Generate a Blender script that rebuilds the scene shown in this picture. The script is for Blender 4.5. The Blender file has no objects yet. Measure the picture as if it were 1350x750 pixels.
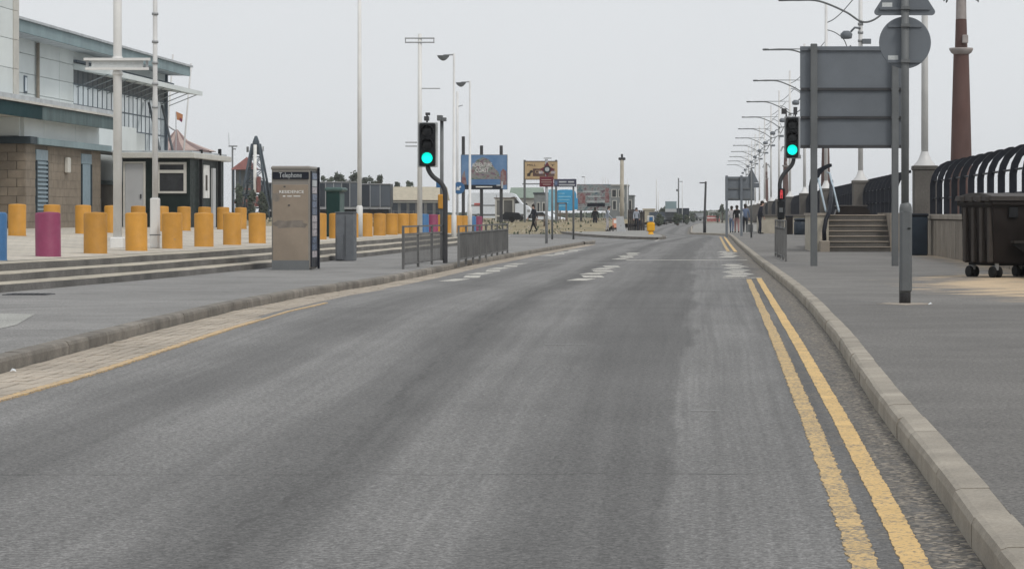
import bpy, bmesh, math, random
from mathutils import Vector, Matrix
random.seed(7)
R = math.radians
S = bpy.context.scene
COL = S.collection

# ------------------------------------------------------------------ camera, sky, sun, exposure
F, VX, VY, H = 3300.0, 938.0, 283.0, 1.25      # focal length in photo pixels, vanishing point, eye height
cam = bpy.data.objects.new('camera', bpy.data.cameras.new('camera'))
COL.objects.link(cam)
cam.location = (0, 0, H); cam.rotation_euler = (R(90), 0, 0)
cam.data.sensor_width = 36; cam.data.lens = 36 * F / 1350
cam.data.shift_x = -(VX - 675) / 1350; cam.data.shift_y = -(375 - VY) / 1350
cam.data.clip_start = 0.1; cam.data.clip_end = 6000
S.camera = cam

SUN_EL, SUN_AZ = R(50), R(138)                 # azimuth from +Y towards +X: veiled sun behind the camera on the right
w = bpy.data.worlds.new('World'); S.world = w; w.use_nodes = True
nt = w.node_tree; nt.nodes.clear()
sky = nt.nodes.new('ShaderNodeTexSky'); sky.sky_type = 'NISHITA'; sky.sun_disc = False
sky.sun_elevation = SUN_EL; sky.sun_rotation = SUN_AZ; sky.dust_density = 6; sky.air_density = 1.0
hs = nt.nodes.new('ShaderNodeHueSaturation'); hs.inputs['Saturation'].default_value = 0.35
b1 = nt.nodes.new('ShaderNodeBackground'); b1.inputs['Strength'].default_value = 0.012
b2 = nt.nodes.new('ShaderNodeBackground'); b2.inputs['Color'].default_value = (0.775, 0.80, 0.825, 1)
b2.inputs['Strength'].default_value = 0.97     # the even overcast layer
ad = nt.nodes.new('ShaderNodeAddShader'); wo = nt.nodes.new('ShaderNodeOutputWorld')
nt.links.new(sky.outputs[0], hs.inputs['Color']); nt.links.new(hs.outputs[0], b1.inputs['Color'])
nt.links.new(b1.outputs[0], ad.inputs[0]); nt.links.new(b2.outputs[0], ad.inputs[1])
tcw = nt.nodes.new('ShaderNodeTexCoord'); nzw = nt.nodes.new('ShaderNodeTexNoise'); nzw.inputs['Scale'].default_value = 2.2; nzw.inputs['Detail'].default_value = 4
mrw = nt.nodes.new('ShaderNodeMapRange'); mrw.inputs[1].default_value = .3; mrw.inputs[2].default_value = .7; mrw.inputs[3].default_value = .94; mrw.inputs[4].default_value = 1.0
nt.links.new(tcw.outputs['Generated'], nzw.inputs['Vector']); nt.links.new(nzw.outputs[0], mrw.inputs[0]); nt.links.new(mrw.outputs[0], b2.inputs['Strength'])   # faint cloud structure
nt.links.new(ad.outputs[0], wo.inputs['Surface'])

sl = bpy.data.lights.new('sun', 'SUN'); sl.energy = 1.35; sl.angle = R(12); sl.color = (1.0, 0.95, 0.88)
so = bpy.data.objects.new('sun', sl); COL.objects.link(so)
sdir = Vector((math.sin(SUN_AZ) * math.cos(SUN_EL), math.cos(SUN_AZ) * math.cos(SUN_EL), math.sin(SUN_EL)))
so.rotation_euler = sdir.to_track_quat('Z', 'Y').to_euler()
so.location = (-30, 20, 60)
S.view_settings.view_transform = 'Standard'; S.view_settings.look = 'None'
S.view_settings.exposure = 0.0; S.view_settings.gamma = 1.0

# ------------------------------------------------------------------ helpers
def W(x, y, Y):
    return Vector(((x - VX) * Y / F, Y, H - (y - VY) * Y / F))
def G(x, y, z=0.0):
    Y = F * (H - z) / (y - VY)
    return Vector(((x - VX) * Y / F, Y, z))
def XP(x, Y): return (x - VX) * Y / F
def ZP(y, Y): return H - (y - VY) * Y / F
def interp(tab, t):
    if t <= tab[0][0]: return tab[0][1]
    for (a, va), (b, vb) in zip(tab, tab[1:]):
        if t <= b:
            k = (t - a) / (b - a); return va + (vb - va) * k
    return tab[-1][1]

class MB:
    def __init__(s): s.v = []; s.f = []; s.m = []; s.sm = []; s.cur = 0; s.smooth = False
    def add(s, vs, fs, M=None):
        n = len(s.v)
        for v in vs:
            v = Vector(v); s.v.append(tuple(M @ v) if M else tuple(v))
        for f in fs:
            s.f.append([n + i for i in f]); s.m.append(s.cur); s.sm.append(s.smooth)
        return s
    def box(s, c, d, rz=0.0, M=None, bev=0.0):
        x, y, z = d[0] / 2, d[1] / 2, d[2] / 2
        T = Matrix.Translation(Vector(c)) @ Matrix.Rotation(rz, 4, 'Z')
        if M: T = M @ T
        if bev <= 0:
            vs = [(-x,-y,-z),(x,-y,-z),(x,y,-z),(-x,y,-z),(-x,-y,z),(x,-y,z),(x,y,z),(-x,y,z)]
            fs = [(0,3,2,1),(4,5,6,7),(0,1,5,4),(1,2,6,5),(2,3,7,6),(3,0,4,7)]
            return s.add(vs, fs, T)
        b = min(bev, x * .9, y * .9, z * .9); vs = []; fs = []
        rings = [(-z, b), (-z + b, 0), (z - b, 0), (z, b)]
        for (zz, i) in rings:
            xx, yy = x - i, y - i; c2 = b if i == 0 else b * .3
            vs += [(-xx + c2,-yy,zz),(xx - c2,-yy,zz),(xx,-yy + c2,zz),(xx,yy - c2,zz),(xx - c2,yy,zz),(-xx + c2,yy,zz),(-xx,yy - c2,zz),(-xx,-yy + c2,zz)]
        for r in range(3):
            for k in range(8):
                fs.append((r*8+k, r*8+(k+1)%8, (r+1)*8+(k+1)%8, (r+1)*8+k))
        fs.append(tuple(range(7,-1,-1))); fs.append(tuple(range(24,32)))
        return s.add(vs, fs, T)
    def bx(s, x0, x1, y0, y1, z0, z1, bev=0.0):
        return s.box(((x0+x1)/2,(y0+y1)/2,(z0+z1)/2), (abs(x1-x0),abs(y1-y0),abs(z1-z0)), bev=bev)
    def tube(s, pts, r, seg=8, cap=True):
        pts = [Vector(p) for p in pts]; n = len(pts)
        rr = r if isinstance(r, (list, tuple)) else [r] * n
        vs = []; fs = []
        up = None
        for i, p in enumerate(pts):
            d = (pts[min(i+1, n-1)] - pts[max(i-1, 0)]).normalized()
            if up is None:
                up = Vector((0, 0, 1)) if abs(d.z) < .9 else Vector((1, 0, 0))
            a = d.cross(up).normalized(); b = a.cross(d).normalized(); up = b
            for k in range(seg):
                t = 2 * math.pi * k / seg
                vs.append(p + (a * math.cos(t) + b * math.sin(t)) * rr[i])
        for i in range(n - 1):
            for k in range(seg):
                k2 = (k + 1) % seg
                fs.append((i*seg+k, i*seg+k2, (i+1)*seg+k2, (i+1)*seg+k))
        o = s.smooth; s.smooth = True; s.add(vs, fs); s.smooth = False
        if cap:
            n0 = len(s.v) - len(vs)
            s.f.append([n0 + k for k in range(seg)][::-1]); s.m.append(s.cur); s.sm.append(False)
            s.f.append([n0 + (n-1)*seg + k for k in range(seg)]); s.m.append(s.cur); s.sm.append(False)
        s.smooth = o
        return s
    def lathe(s, prof, c=(0,0,0), seg=20, M=None, smooth=True):
        vs = []; fs = []
        for (r, z) in prof:
            for k in range(seg):
                t = 2 * math.pi * k / seg
                vs.append((c[0] + r*math.cos(t), c[1] + r*math.sin(t), c[2] + z))
        n = len(prof)
        for i in range(n - 1):
            for k in range(seg):
                k2 = (k + 1) % seg
                fs.append((i*seg+k, i*seg+k2, (i+1)*seg+k2, (i+1)*seg+k))
        o = s.smooth; s.smooth = smooth; s.add(vs, fs, M); s.smooth = o
        s.add([vs[k] for k in range(seg)], [tuple(range(seg-1,-1,-1))], M)
        s.add([vs[(n-1)*seg+k] for k in range(seg)], [tuple(range(seg))], M)
        return s
    def prism(s, poly, a, b, axis='Y'):
        """poly: 2D outline; extruded from a to b along axis. axis Y: (x,z); X: (y,z); Z: (x,y)"""
        def P(p, t):
            return {'Y': (p[0], t, p[1]), 'X': (t, p[0], p[1]), 'Z': (p[0], p[1], t)}[axis]
        n = len(poly)
        vs = [P(p, a) for p in poly] + [P(p, b) for p in poly]
        fs = [tuple(range(n)), tuple(range(2*n-1, n-1, -1))]
        for k in range(n):
            k2 = (k+1) % n
            fs.append((k2, k, n+k, n+k2))
        return s.add(vs, fs)
    def build(s, name, mats, parent=None, loc=None, recalc=True):
        me = bpy.data.meshes.new(name); me.from_pydata(s.v, [], s.f)
        if not isinstance(mats, (list, tuple)): mats = [mats]
        for m in mats: me.materials.append(m)
        me.polygons.foreach_set('material_index', s.m); me.polygons.foreach_set('use_smooth', s.sm)
        me.update()
        if recalc:
            bm = bmesh.new(); bm.from_mesh(me); bmesh.ops.recalc_face_normals(bm, faces=bm.faces); bm.to_mesh(me); bm.free()
        o = bpy.data.objects.new(name, me); COL.objects.link(o)
        if parent: o.parent = parent
        if loc is not None: o.location = loc
        return o

def tag(o, label=None, cat=None, group=None, kind=None):
    if label: o['label'] = label
    if cat: o['category'] = cat
    if group: o['group'] = group
    if kind: o['kind'] = kind
    return o
def thing(name, label, cat, loc=(0,0,0), rz=0.0, group=None):
    o = bpy.data.objects.new(name, None); COL.objects.link(o); o.location = loc; o.rotation_euler = (0, 0, rz)
    o.empty_display_size = .2
    return tag(o, label, cat, group)
def struct(o): o['kind'] = 'structure'; return o
KIDS = {}
def copy_tree(root, parent=None):
    c = root.copy(); COL.objects.link(c)
    if parent is not None: c.parent = parent
    for ch in list(root.children): copy_tree(ch, c)
    return c
def inst(proto, name, parent, loc, rz=0.0, sc=None):
    o = bpy.data.objects.new(name, proto); COL.objects.link(o); o.parent = parent
    o.location = loc; o.rotation_euler = (0, 0, rz)
    if sc: o.scale = sc
    return o
ORD = ['first','second','third','fourth','fifth','sixth','seventh','eighth','ninth','tenth','eleventh','twelfth',
       'thirteenth','fourteenth','fifteenth','sixteenth','seventeenth','eighteenth','nineteenth','twentieth','twenty-first']

# ------------------------------------------------------------------ materials
class NT:
    def __init__(s, name):
        s.mat = bpy.data.materials.new(name); s.mat.use_nodes = True
        s.t = s.mat.node_tree; s.b = s.t.nodes['Principled BSDF']; s.x = 0
    def n(s, typ, **kw):
        nd = s.t.nodes.new(typ)
        for k, v in kw.items():
            if k in nd.inputs: nd.inputs[k].default_value = v
            else: setattr(nd, k, v)
        return nd
    def l(s, a, b): s.t.links.new(a, b)
    def coord(s, kind='Object', scale=(1,1,1)):
        tc = s.n('ShaderNodeTexCoord'); mp = s.n('ShaderNodeMapping'); mp.inputs['Scale'].default_value = scale
        s.l(tc.outputs[kind], mp.inputs['Vector']); return mp.outputs[0]
    def noise(s, vec, scale, detail=4, rough=.55):
        nd = s.n('ShaderNodeTexNoise'); nd.inputs['Scale'].default_value = scale
        nd.inputs['Detail'].default_value = detail; nd.inputs['Roughness'].default_value = rough
        s.l(vec, nd.inputs['Vector']); return nd.outputs[0]
    def mr(s, v, a, b, c, d):
        nd = s.n('ShaderNodeMapRange'); s.l(v, nd.inputs[0])
        for i, q in enumerate((a, b, c, d)): nd.inputs[1+i].default_value = q
        return nd.outputs[0]
    def math(s, op, a, b=None):
        nd = s.n('ShaderNodeMath'); nd.operation = op
        for i, q in enumerate((a, b)):
            if q is None: continue
            if isinstance(q, (int, float)): nd.inputs[i].default_value = q
            else: s.l(q, nd.inputs[i])
        return nd.outputs[0]
    def mix(s, fac, a, b, typ='MIX'):
        nd = s.n('ShaderNodeMix'); nd.data_type = 'RGBA'; nd.blend_type = typ
        for i, q in ((0, fac), (6, a), (7, b)):
            if isinstance(q, (int, float)): nd.inputs[i].default_value = q
            elif isinstance(q, (tuple, list)): nd.inputs[i].default_value = (*q[:3], 1)
            else: s.l(q, nd.inputs[i])
        return nd.outputs[2]
    def bump(s, hgt, strength, dist):
        nd = s.n('ShaderNodeBump'); nd.inputs['Strength'].default_value = strength; nd.inputs['Distance'].default_value = dist
        s.l(hgt, nd.inputs['Height']); s.l(nd.outputs[0], s.b.inputs['Normal'])
    def ramp(s, v, stops):
        nd = s.n('ShaderNodeValToRGB'); s.l(v, nd.inputs[0]); e = nd.color_ramp.elements
        while len(e) < len(stops): e.new(.5)
        for el, (p, c) in zip(e, stops):
            el.position = p; el.color = (*c, 1) if isinstance(c, (tuple, list)) else (c, c, c, 1)
        return nd.outputs[0]

def mk(name, col, rough=.6, metal=0.0, var=.22, scale=2.0, bump=.0, bscale=60, fine=.12, stretch=(1,1,1), rnd=.06, chips=None):
    m = NT(name); vec = m.coord('Object', stretch)
    oi = m.n('ShaderNodeObjectInfo')
    off = m.n('ShaderNodeVectorMath'); off.operation = 'ADD'; m.l(vec, off.inputs[0])
    sc = m.math('MULTIPLY', oi.outputs['Random'], 37.0)
    m.l(sc, off.inputs[1]); v2 = off.outputs[0]
    a = m.mr(m.noise(v2, scale, 5, .6), .3, .7, 1 - var, 1 + var)
    b = m.mr(m.noise(v2, bscale, 3), .3, .7, 1 - fine, 1 + fine)
    r = m.mr(oi.outputs['Random'], 0, 1, 1 - rnd, 1 + rnd)
    k = m.math('MULTIPLY', m.math('MULTIPLY', a, b), r)
    cm = m.n('ShaderNodeVectorMath'); cm.operation = 'SCALE'; cm.inputs[0].default_value = col
    m.l(k, cm.inputs['Scale']); cout = cm.outputs[0]
    if chips:
        cn = m.mr(m.noise(v2, chips[0], 5, .7), chips[1], chips[1] + .03, 0, 1); cout = m.mix(cn, cout, chips[2])
    m.l(cout, m.b.inputs['Base Color'])
    if max(col) < .07: m.b.inputs['Specular IOR Level'].default_value = .2
    m.b.inputs['Metallic'].default_value = metal
    rr = m.mr(m.noise(v2, scale * 3, 3), .3, .7, max(0.05, rough - .1), min(1, rough + .1)); m.l(rr, m.b.inputs['Roughness'])
    if bump: m.bump(m.noise(v2, bscale, 4), bump, .01)
    return m.mat

M = {}
M['white_paint'] = mk('white_paint', (.66,.66,.645), .5, var=.1, scale=1.5, fine=.04)
M['mast_white'] = mk('mast_white', (.60,.60,.595), .5, var=.12, scale=1.0, fine=.05)
M['panel_white'] = mk('panel_white', (.62,.665,.665), .8, var=.07, scale=.6, fine=.03, rnd=.04)
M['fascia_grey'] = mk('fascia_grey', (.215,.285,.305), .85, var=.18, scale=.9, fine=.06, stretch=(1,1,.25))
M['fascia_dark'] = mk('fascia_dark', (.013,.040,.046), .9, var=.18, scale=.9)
M['fascia_weathered'] = mk('fascia_weathered', (.085,.125,.13), .9, var=.35, scale=1.6, fine=.12, stretch=(1,1,.2))
M['roof_grey'] = mk('roof_grey', (.42,.45,.47), .6)
M['block'] = mk('block', (.215,.18,.14), .9, var=.18, scale=1.4, bump=.4, bscale=45, fine=.16, rnd=.12)
M['mortar'] = mk('mortar', (.15,.13,.105), .95, var=.1)
M['louvre'] = mk('louvre', (.12,.17,.2), .5, var=.15)
M['door_grey'] = mk('door_grey', (.24,.32,.37), .45, var=.1)
M['dark_trim'] = mk('dark_trim', (.035,.05,.06), .5)
M['glass'] = mk('glass', (.60,.68,.72), .12, var=.2, scale=.6, fine=.02, rnd=.12)
M['mullion'] = mk('mullion', (.10,.13,.16), .7)
M['bracket'] = mk('bracket', (.34,.37,.39), .7)
M['cabin_green'] = mk('cabin_green', (.010,.019,.017), .55, var=.25)
M['cream'] = mk('cream', (.52,.51,.47), .6, var=.1)
M['grey_door'] = mk('grey_door', (.44,.45,.46), .5, var=.06)
M['dark_glass'] = mk('dark_glass', (.035,.037,.04), .12, var=.4)
M['yellow'] = mk('yellow', (.45,.215,.026), .65, var=.16, scale=2.2, fine=.07, rnd=.09, chips=(7.0,.68,(.24,.17,.10)))
M['purple'] = mk('purple', (.215,.03,.085), .6, var=.14, scale=2.2, fine=.07, chips=(7.0,.68,(.14,.08,.09)))
M['blue'] = mk('blue', (.03,.12,.27), .55, var=.1, scale=1.2)
M['concrete'] = mk('concrete', (.27,.235,.195), .9, var=.25, scale=1.2, bump=.4, bscale=50, fine=.15)
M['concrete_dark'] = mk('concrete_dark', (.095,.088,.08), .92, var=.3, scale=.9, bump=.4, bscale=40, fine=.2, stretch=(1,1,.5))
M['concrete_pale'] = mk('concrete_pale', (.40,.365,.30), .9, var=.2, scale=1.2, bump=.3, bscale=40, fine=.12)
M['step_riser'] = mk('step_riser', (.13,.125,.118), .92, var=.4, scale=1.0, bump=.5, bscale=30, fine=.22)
M['kerb'] = mk('kerb', (.30,.27,.225), .9, var=.2, scale=2.0, bump=.4, bscale=70, fine=.15, rnd=.1)
M['kerb_dark'] = mk('kerb_dark', (.185,.168,.145), .92, var=.35, scale=2.2, bump=.5, bscale=60, fine=.2, rnd=.2)
M['sign_grey'] = mk('sign_grey', (.135,.152,.172), .7, var=.1, scale=1.0, fine=.05)
M['post_grey'] = mk('post_grey', (.12,.128,.132), .6, var=.16, scale=1.5, fine=.08)
M['post_dark'] = mk('post_dark', (.055,.056,.06), .6, var=.2, scale=2)
M['galv'] = mk('galv', (.30,.31,.32), .5, metal=.2, var=.12)
M['sticker'] = mk('sticker', (.48,.5,.5), .5)
M['rail_black'] = mk('rail_black', (.010,.012,.018), .5, var=.25)
M['rail_grey'] = mk('rail_grey', (.12,.12,.118), .6, var=.25)
M['rail_blue'] = mk('rail_blue', (.38,.46,.52), .4)
M['signal_black'] = mk('signal_black', (.012,.013,.015), .5)
M['bin_brown'] = mk('bin_brown', (.0145,.011,.0098), .5, var=.3, scale=3, fine=.1)
M['bin_lid'] = mk('bin_lid', (.055,.05,.047), .6, var=.25, scale=4)
M['bin_rib'] = mk('bin_rib', (.055,.047,.042), .55, var=.2)
M['rubber'] = mk('rubber', (.012,.012,.012), .8)
M['bin_navy'] = mk('bin_navy', (.022,.032,.045), .5)
M['rust'] = mk('rust', (.095,.052,.045), .8, var=.28, scale=.8, fine=.12, stretch=(1,1,.4))
M['stone_cap'] = mk('stone_cap', (.30,.27,.26), .8)
M['kiosk'] = mk('kiosk', (.265,.215,.165), .6, metal=.0, var=.14, scale=1.6, fine=.05)
M['kiosk_frame'] = mk('kiosk_frame', (.21,.195,.175), .5, metal=.0, var=.12)
M['kiosk_smear'] = mk('kiosk_smear', (.19,.165,.14), .6, var=.25, scale=6)
M['navy'] = mk('navy', (.012,.014,.022), .4)
M['letter_grey'] = mk('letter_grey', (.42,.44,.45), .6)
M['letter_white'] = mk('letter_white', (.7,.7,.68), .6)
M['letter_dark'] = mk('letter_dark', (.05,.04,.035), .6)
M['ad_blue'] = mk('ad_blue', (.09,.12,.19), .3, var=.5, scale=7)
M['ad_pale'] = mk('ad_pale', (.42,.38,.40), .3, var=.3, scale=8)
M['cab_green'] = mk('cab_green', (.010,.036,.033), .5, var=.2)
M['cab_green_side'] = mk('cab_cap', (.05,.095,.088), .55, var=.2)
M['cab_grey'] = mk('cab_grey', (.105,.115,.128), .55, var=.2, scale=3)
M['trailer'] = mk('trailer', (.075,.092,.115), .5, var=.18, scale=.7, stretch=(1,1,.4))
M['trailer_dark'] = mk('trailer_dark', (.03,.038,.05), .5, var=.18)
M['shed_roof'] = mk('shed_roof', (.40,.36,.28), .8, var=.12)
M['shed_wall'] = mk('shed_wall', (.15,.15,.145), .8, var=.3, scale=.6)
M['van_white'] = mk('van_white', (.66,.70,.75), .3, var=.05, fine=.02)
M['van_plastic'] = mk('van_plastic', (.02,.022,.025), .6)
M['red_mark'] = mk('red_mark', (.45,.07,.06), .5)
M['timber'] = mk('timber', (.16,.13,.11), .8, var=.25)
M['board_ochre'] = mk('board_ochre', (.46,.335,.19), .6, var=.1)
M['maroon'] = mk('maroon', (.125,.018,.030), .5)
M['sign_navy'] = mk('sign_navy', (.055,.055,.09), .5)
M['sky_blue'] = mk('sky_blue', (.045,.30,.55), .5, var=.1)
M['pale_blue'] = mk('pale_blue', (.22,.48,.62), .5)
M['ride_dark'] = mk('ride_dark', (.05,.068,.085), .8, var=.3)
M['ride_red'] = mk('ride_red', (.20,.075,.065), .7, var=.25)
M['tent_pink'] = mk('tent_pink', (.40,.31,.28), .8, var=.1)
M['tent_brown'] = mk('tent_brown', (.19,.135,.13), .8, var=.1)
M['flag_orange'] = mk('flag_orange', (.42,.19,.09), .7)
M['flag_dark'] = mk('flag_dark', (.18,.04,.09), .7)
M['barrier_red'] = mk('barrier_red', (.36,.11,.10), .6, var=.2)
M['cone_orange'] = mk('cone_orange', (.62,.27,.17), .6)
M['amber'] = mk('amber', (.75,.38,.005), .5, var=.05)
M['house_grey'] = mk('house_grey', (.17,.185,.19), .8, var=.15)
M['house_pale'] = mk('house_pale', (.36,.36,.34), .8, var=.15)
M['green_roof'] = mk('green_roof', (.19,.24,.20), .8, var=.15)
M['dark_boards'] = mk('dark_boards', (.055,.048,.048), .8, var=.2)
M['bark'] = mk('bark', (.07,.055,.045), .9)
M['leaf'] = mk('leaf', (.055,.07,.048), .8, var=.45, scale=.6, fine=.3)
M['leaf_pale'] = mk('leaf_pale', (.075,.09,.055), .8, var=.45, scale=.6, fine=.3)
M['skin'] = mk('skin', (.42,.26,.2), .6)
M['hair'] = mk('hair', (.03,.022,.018), .8)
M['cl_dark'] = mk('cl_dark', (.018,.02,.03), .85)
M['cl_black'] = mk('cl_black', (.012,.012,.014), .85)
M['cl_grey'] = mk('cl_grey', (.30,.33,.38), .85)
M['cl_pale'] = mk('cl_pale', (.42,.40,.41), .85)
M['cl_pink'] = mk('cl_pink', (.27,.15,.15), .85)
M['cl_blue'] = mk('cl_blue', (.11,.15,.24), .85)
M['litter'] = mk('litter', (.6,.62,.64), .7)

def mat_emit(name, col, st):
    m = NT(name); m.b.inputs['Base Color'].default_value = (*col, 1)
    m.b.inputs['Emission Color'].default_value = (*col, 1); m.b.inputs['Emission Strength'].default_value = st
    return m.mat
M['green_lamp'] = mat_emit('green_lamp', (.0, .82, .62), 1.25)
M['red_lamp'] = mat_emit('red_lamp', (.7, .06, .07), .25)

def mat_road():
    m = NT('asphalt_worn')
    uv = m.coord('UV'); sep = m.n('ShaderNodeSeparateXYZ'); m.l(uv, sep.inputs[0])
    u, v = sep.outputs[0], sep.outputs[1]
    obj = m.coord('Object')
    cw = m.n('ShaderNodeCombineXYZ'); m.l(m.math('MULTIPLY', u, 7.0), cw.inputs[0]); m.l(m.math('MULTIPLY', v, .09), cw.inputs[1])
    wob = m.mr(m.noise(cw.outputs[0], 1.0, 4, .65), .3, .7, -.03, .03)
    uw = m.math('ADD', u, wob)
    # wheel tracks across the carriageway, u from the right kerb
    band = m.ramp(uw, [(0.0,.24),(.06,.26),(.095,.52),(.195,.55),(.208,.31),(.31,.28),(.36,.52),(.43,.58),(.465,.40),(.50,.22),(.535,.34),(.575,.58),(.65,.62),(.71,.40),(.77,.38),(.84,.64),(.92,.58),(1.0,.44)])
    cs = m.n('ShaderNodeCombineXYZ'); m.l(m.math('MULTIPLY', u, 46.0), cs.inputs[0]); m.l(m.math('MULTIPLY', v, .09), cs.inputs[1])
    streak = m.mr(m.noise(cs.outputs[0], 1.0, 4), .28, .72, .84, 1.16)
    cf = m.n('ShaderNodeCombineXYZ'); m.l(m.math('MULTIPLY', u, 150.0), cf.inputs[0]); m.l(m.math('MULTIPLY', v, .12), cf.inputs[1])
    fs_ = m.mr(m.noise(cf.outputs[0], 1.0, 2), .3, .7, -.11, .11)
    fmask = m.mr(m.math('ABSOLUTE', m.math('SUBTRACT', u, .14)), .06, .10, 1, .15)
    streak = m.math('MULTIPLY', streak, m.math('ADD', 1.0, m.math('MULTIPLY', fs_, fmask)))
    cp = m.n('ShaderNodeCombineXYZ'); m.l(m.math('MULTIPLY', u, 4.0), cp.inputs[0]); m.l(m.math('MULTIPLY', v, .30), cp.inputs[1])
    patch = m.mr(m.noise(cp.outputs[0], 1.0, 3), .3, .7, .87, 1.14)
    g1 = m.noise(obj, 38, 3, .65); g2 = m.noise(obj, 95, 2, .6)
    grain = m.math('MULTIPLY', m.mr(g1, .36, .64, .68, 1.32), m.mr(g2, .34, .66, .7, 1.3))
    val = m.math('MULTIPLY', m.math('MULTIPLY', m.mr(band, 0, 1, .042, .25), streak), m.math('MULTIPLY', patch, grain))
    vs_ = m.n('ShaderNodeTexVoronoi'); vs_.inputs['Scale'].default_value = 55; m.l(obj, vs_.inputs['Vector'])
    spk = m.n('ShaderNodeSeparateColor'); m.l(vs_.outputs['Color'], spk.inputs[0])
    val = m.math('MULTIPLY', val, m.mr(spk.outputs[0], 0, 1, .74, 1.26))
    # cracks and day joints across the road
    crack = None
    wv = m.math('ADD', v, m.mr(m.noise(obj, 1.6, 4), .3, .7, -.05, .05))
    for pos, wd in ((12.06, .016), (33.5, .03), (46.0, .05)):
        c = m.math('LESS_THAN', m.math('ABSOLUTE', m.math('SUBTRACT', wv, pos)), wd)
        crack = c if crack is None else m.math('MAXIMUM', crack, c)
    seam = m.math('LESS_THAN', m.math('ABSOLUTE', m.math('SUBTRACT', m.math('ADD', u, m.mr(m.noise(obj, .9, 5, .7), .3, .7, -.012, .012)), .508)), .0035)
    crack = m.math('MULTIPLY', m.math('MAXIMUM', crack, m.math('MULTIPLY', seam, .5)), m.mr(m.noise(obj, 2.2, 5, .7), .42, .62, 0, .6))
    val = m.math('MULTIPLY', val, m.math('SUBTRACT', 1.0, crack))
    # grit swept to the right kerb
    vo = m.n('ShaderNodeTexVoronoi'); vo.inputs['Scale'].default_value = 48; m.l(obj, vo.inputs['Vector'])
    gr = m.mr(m.math('ADD', u, m.mr(m.noise(obj, 2.5, 4), .3, .7, -.018, .018)), .018, .062, 1, 0)
    tint = m.n('ShaderNodeCombineColor')
    m.l(m.math('MULTIPLY', val, 1.0), tint.inputs[0]); m.l(m.math('MULTIPLY', val, .985), tint.inputs[1]); m.l(m.math('MULTIPLY', val, .965), tint.inputs[2])
    grc = m.ramp(vo.outputs['Color'], [(.2,(.045,.04,.035)),(.5,(.13,.115,.095)),(.85,(.33,.285,.225))])
    grm = m.math('MULTIPLY', gr, m.mr(m.noise(obj, 20, 3), .38, .52, .15, 1))
    col = m.mix(grm, tint.outputs[0], grc)
    m.l(col, m.b.inputs['Base Color'])
    m.b.inputs['Roughness'].default_value = .82
    m.bump(m.math('ADD', g1, m.math('MULTIPLY', g2, .6)), .55, .012)
    return m.mat
M['road'] = mat_road()

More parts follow.
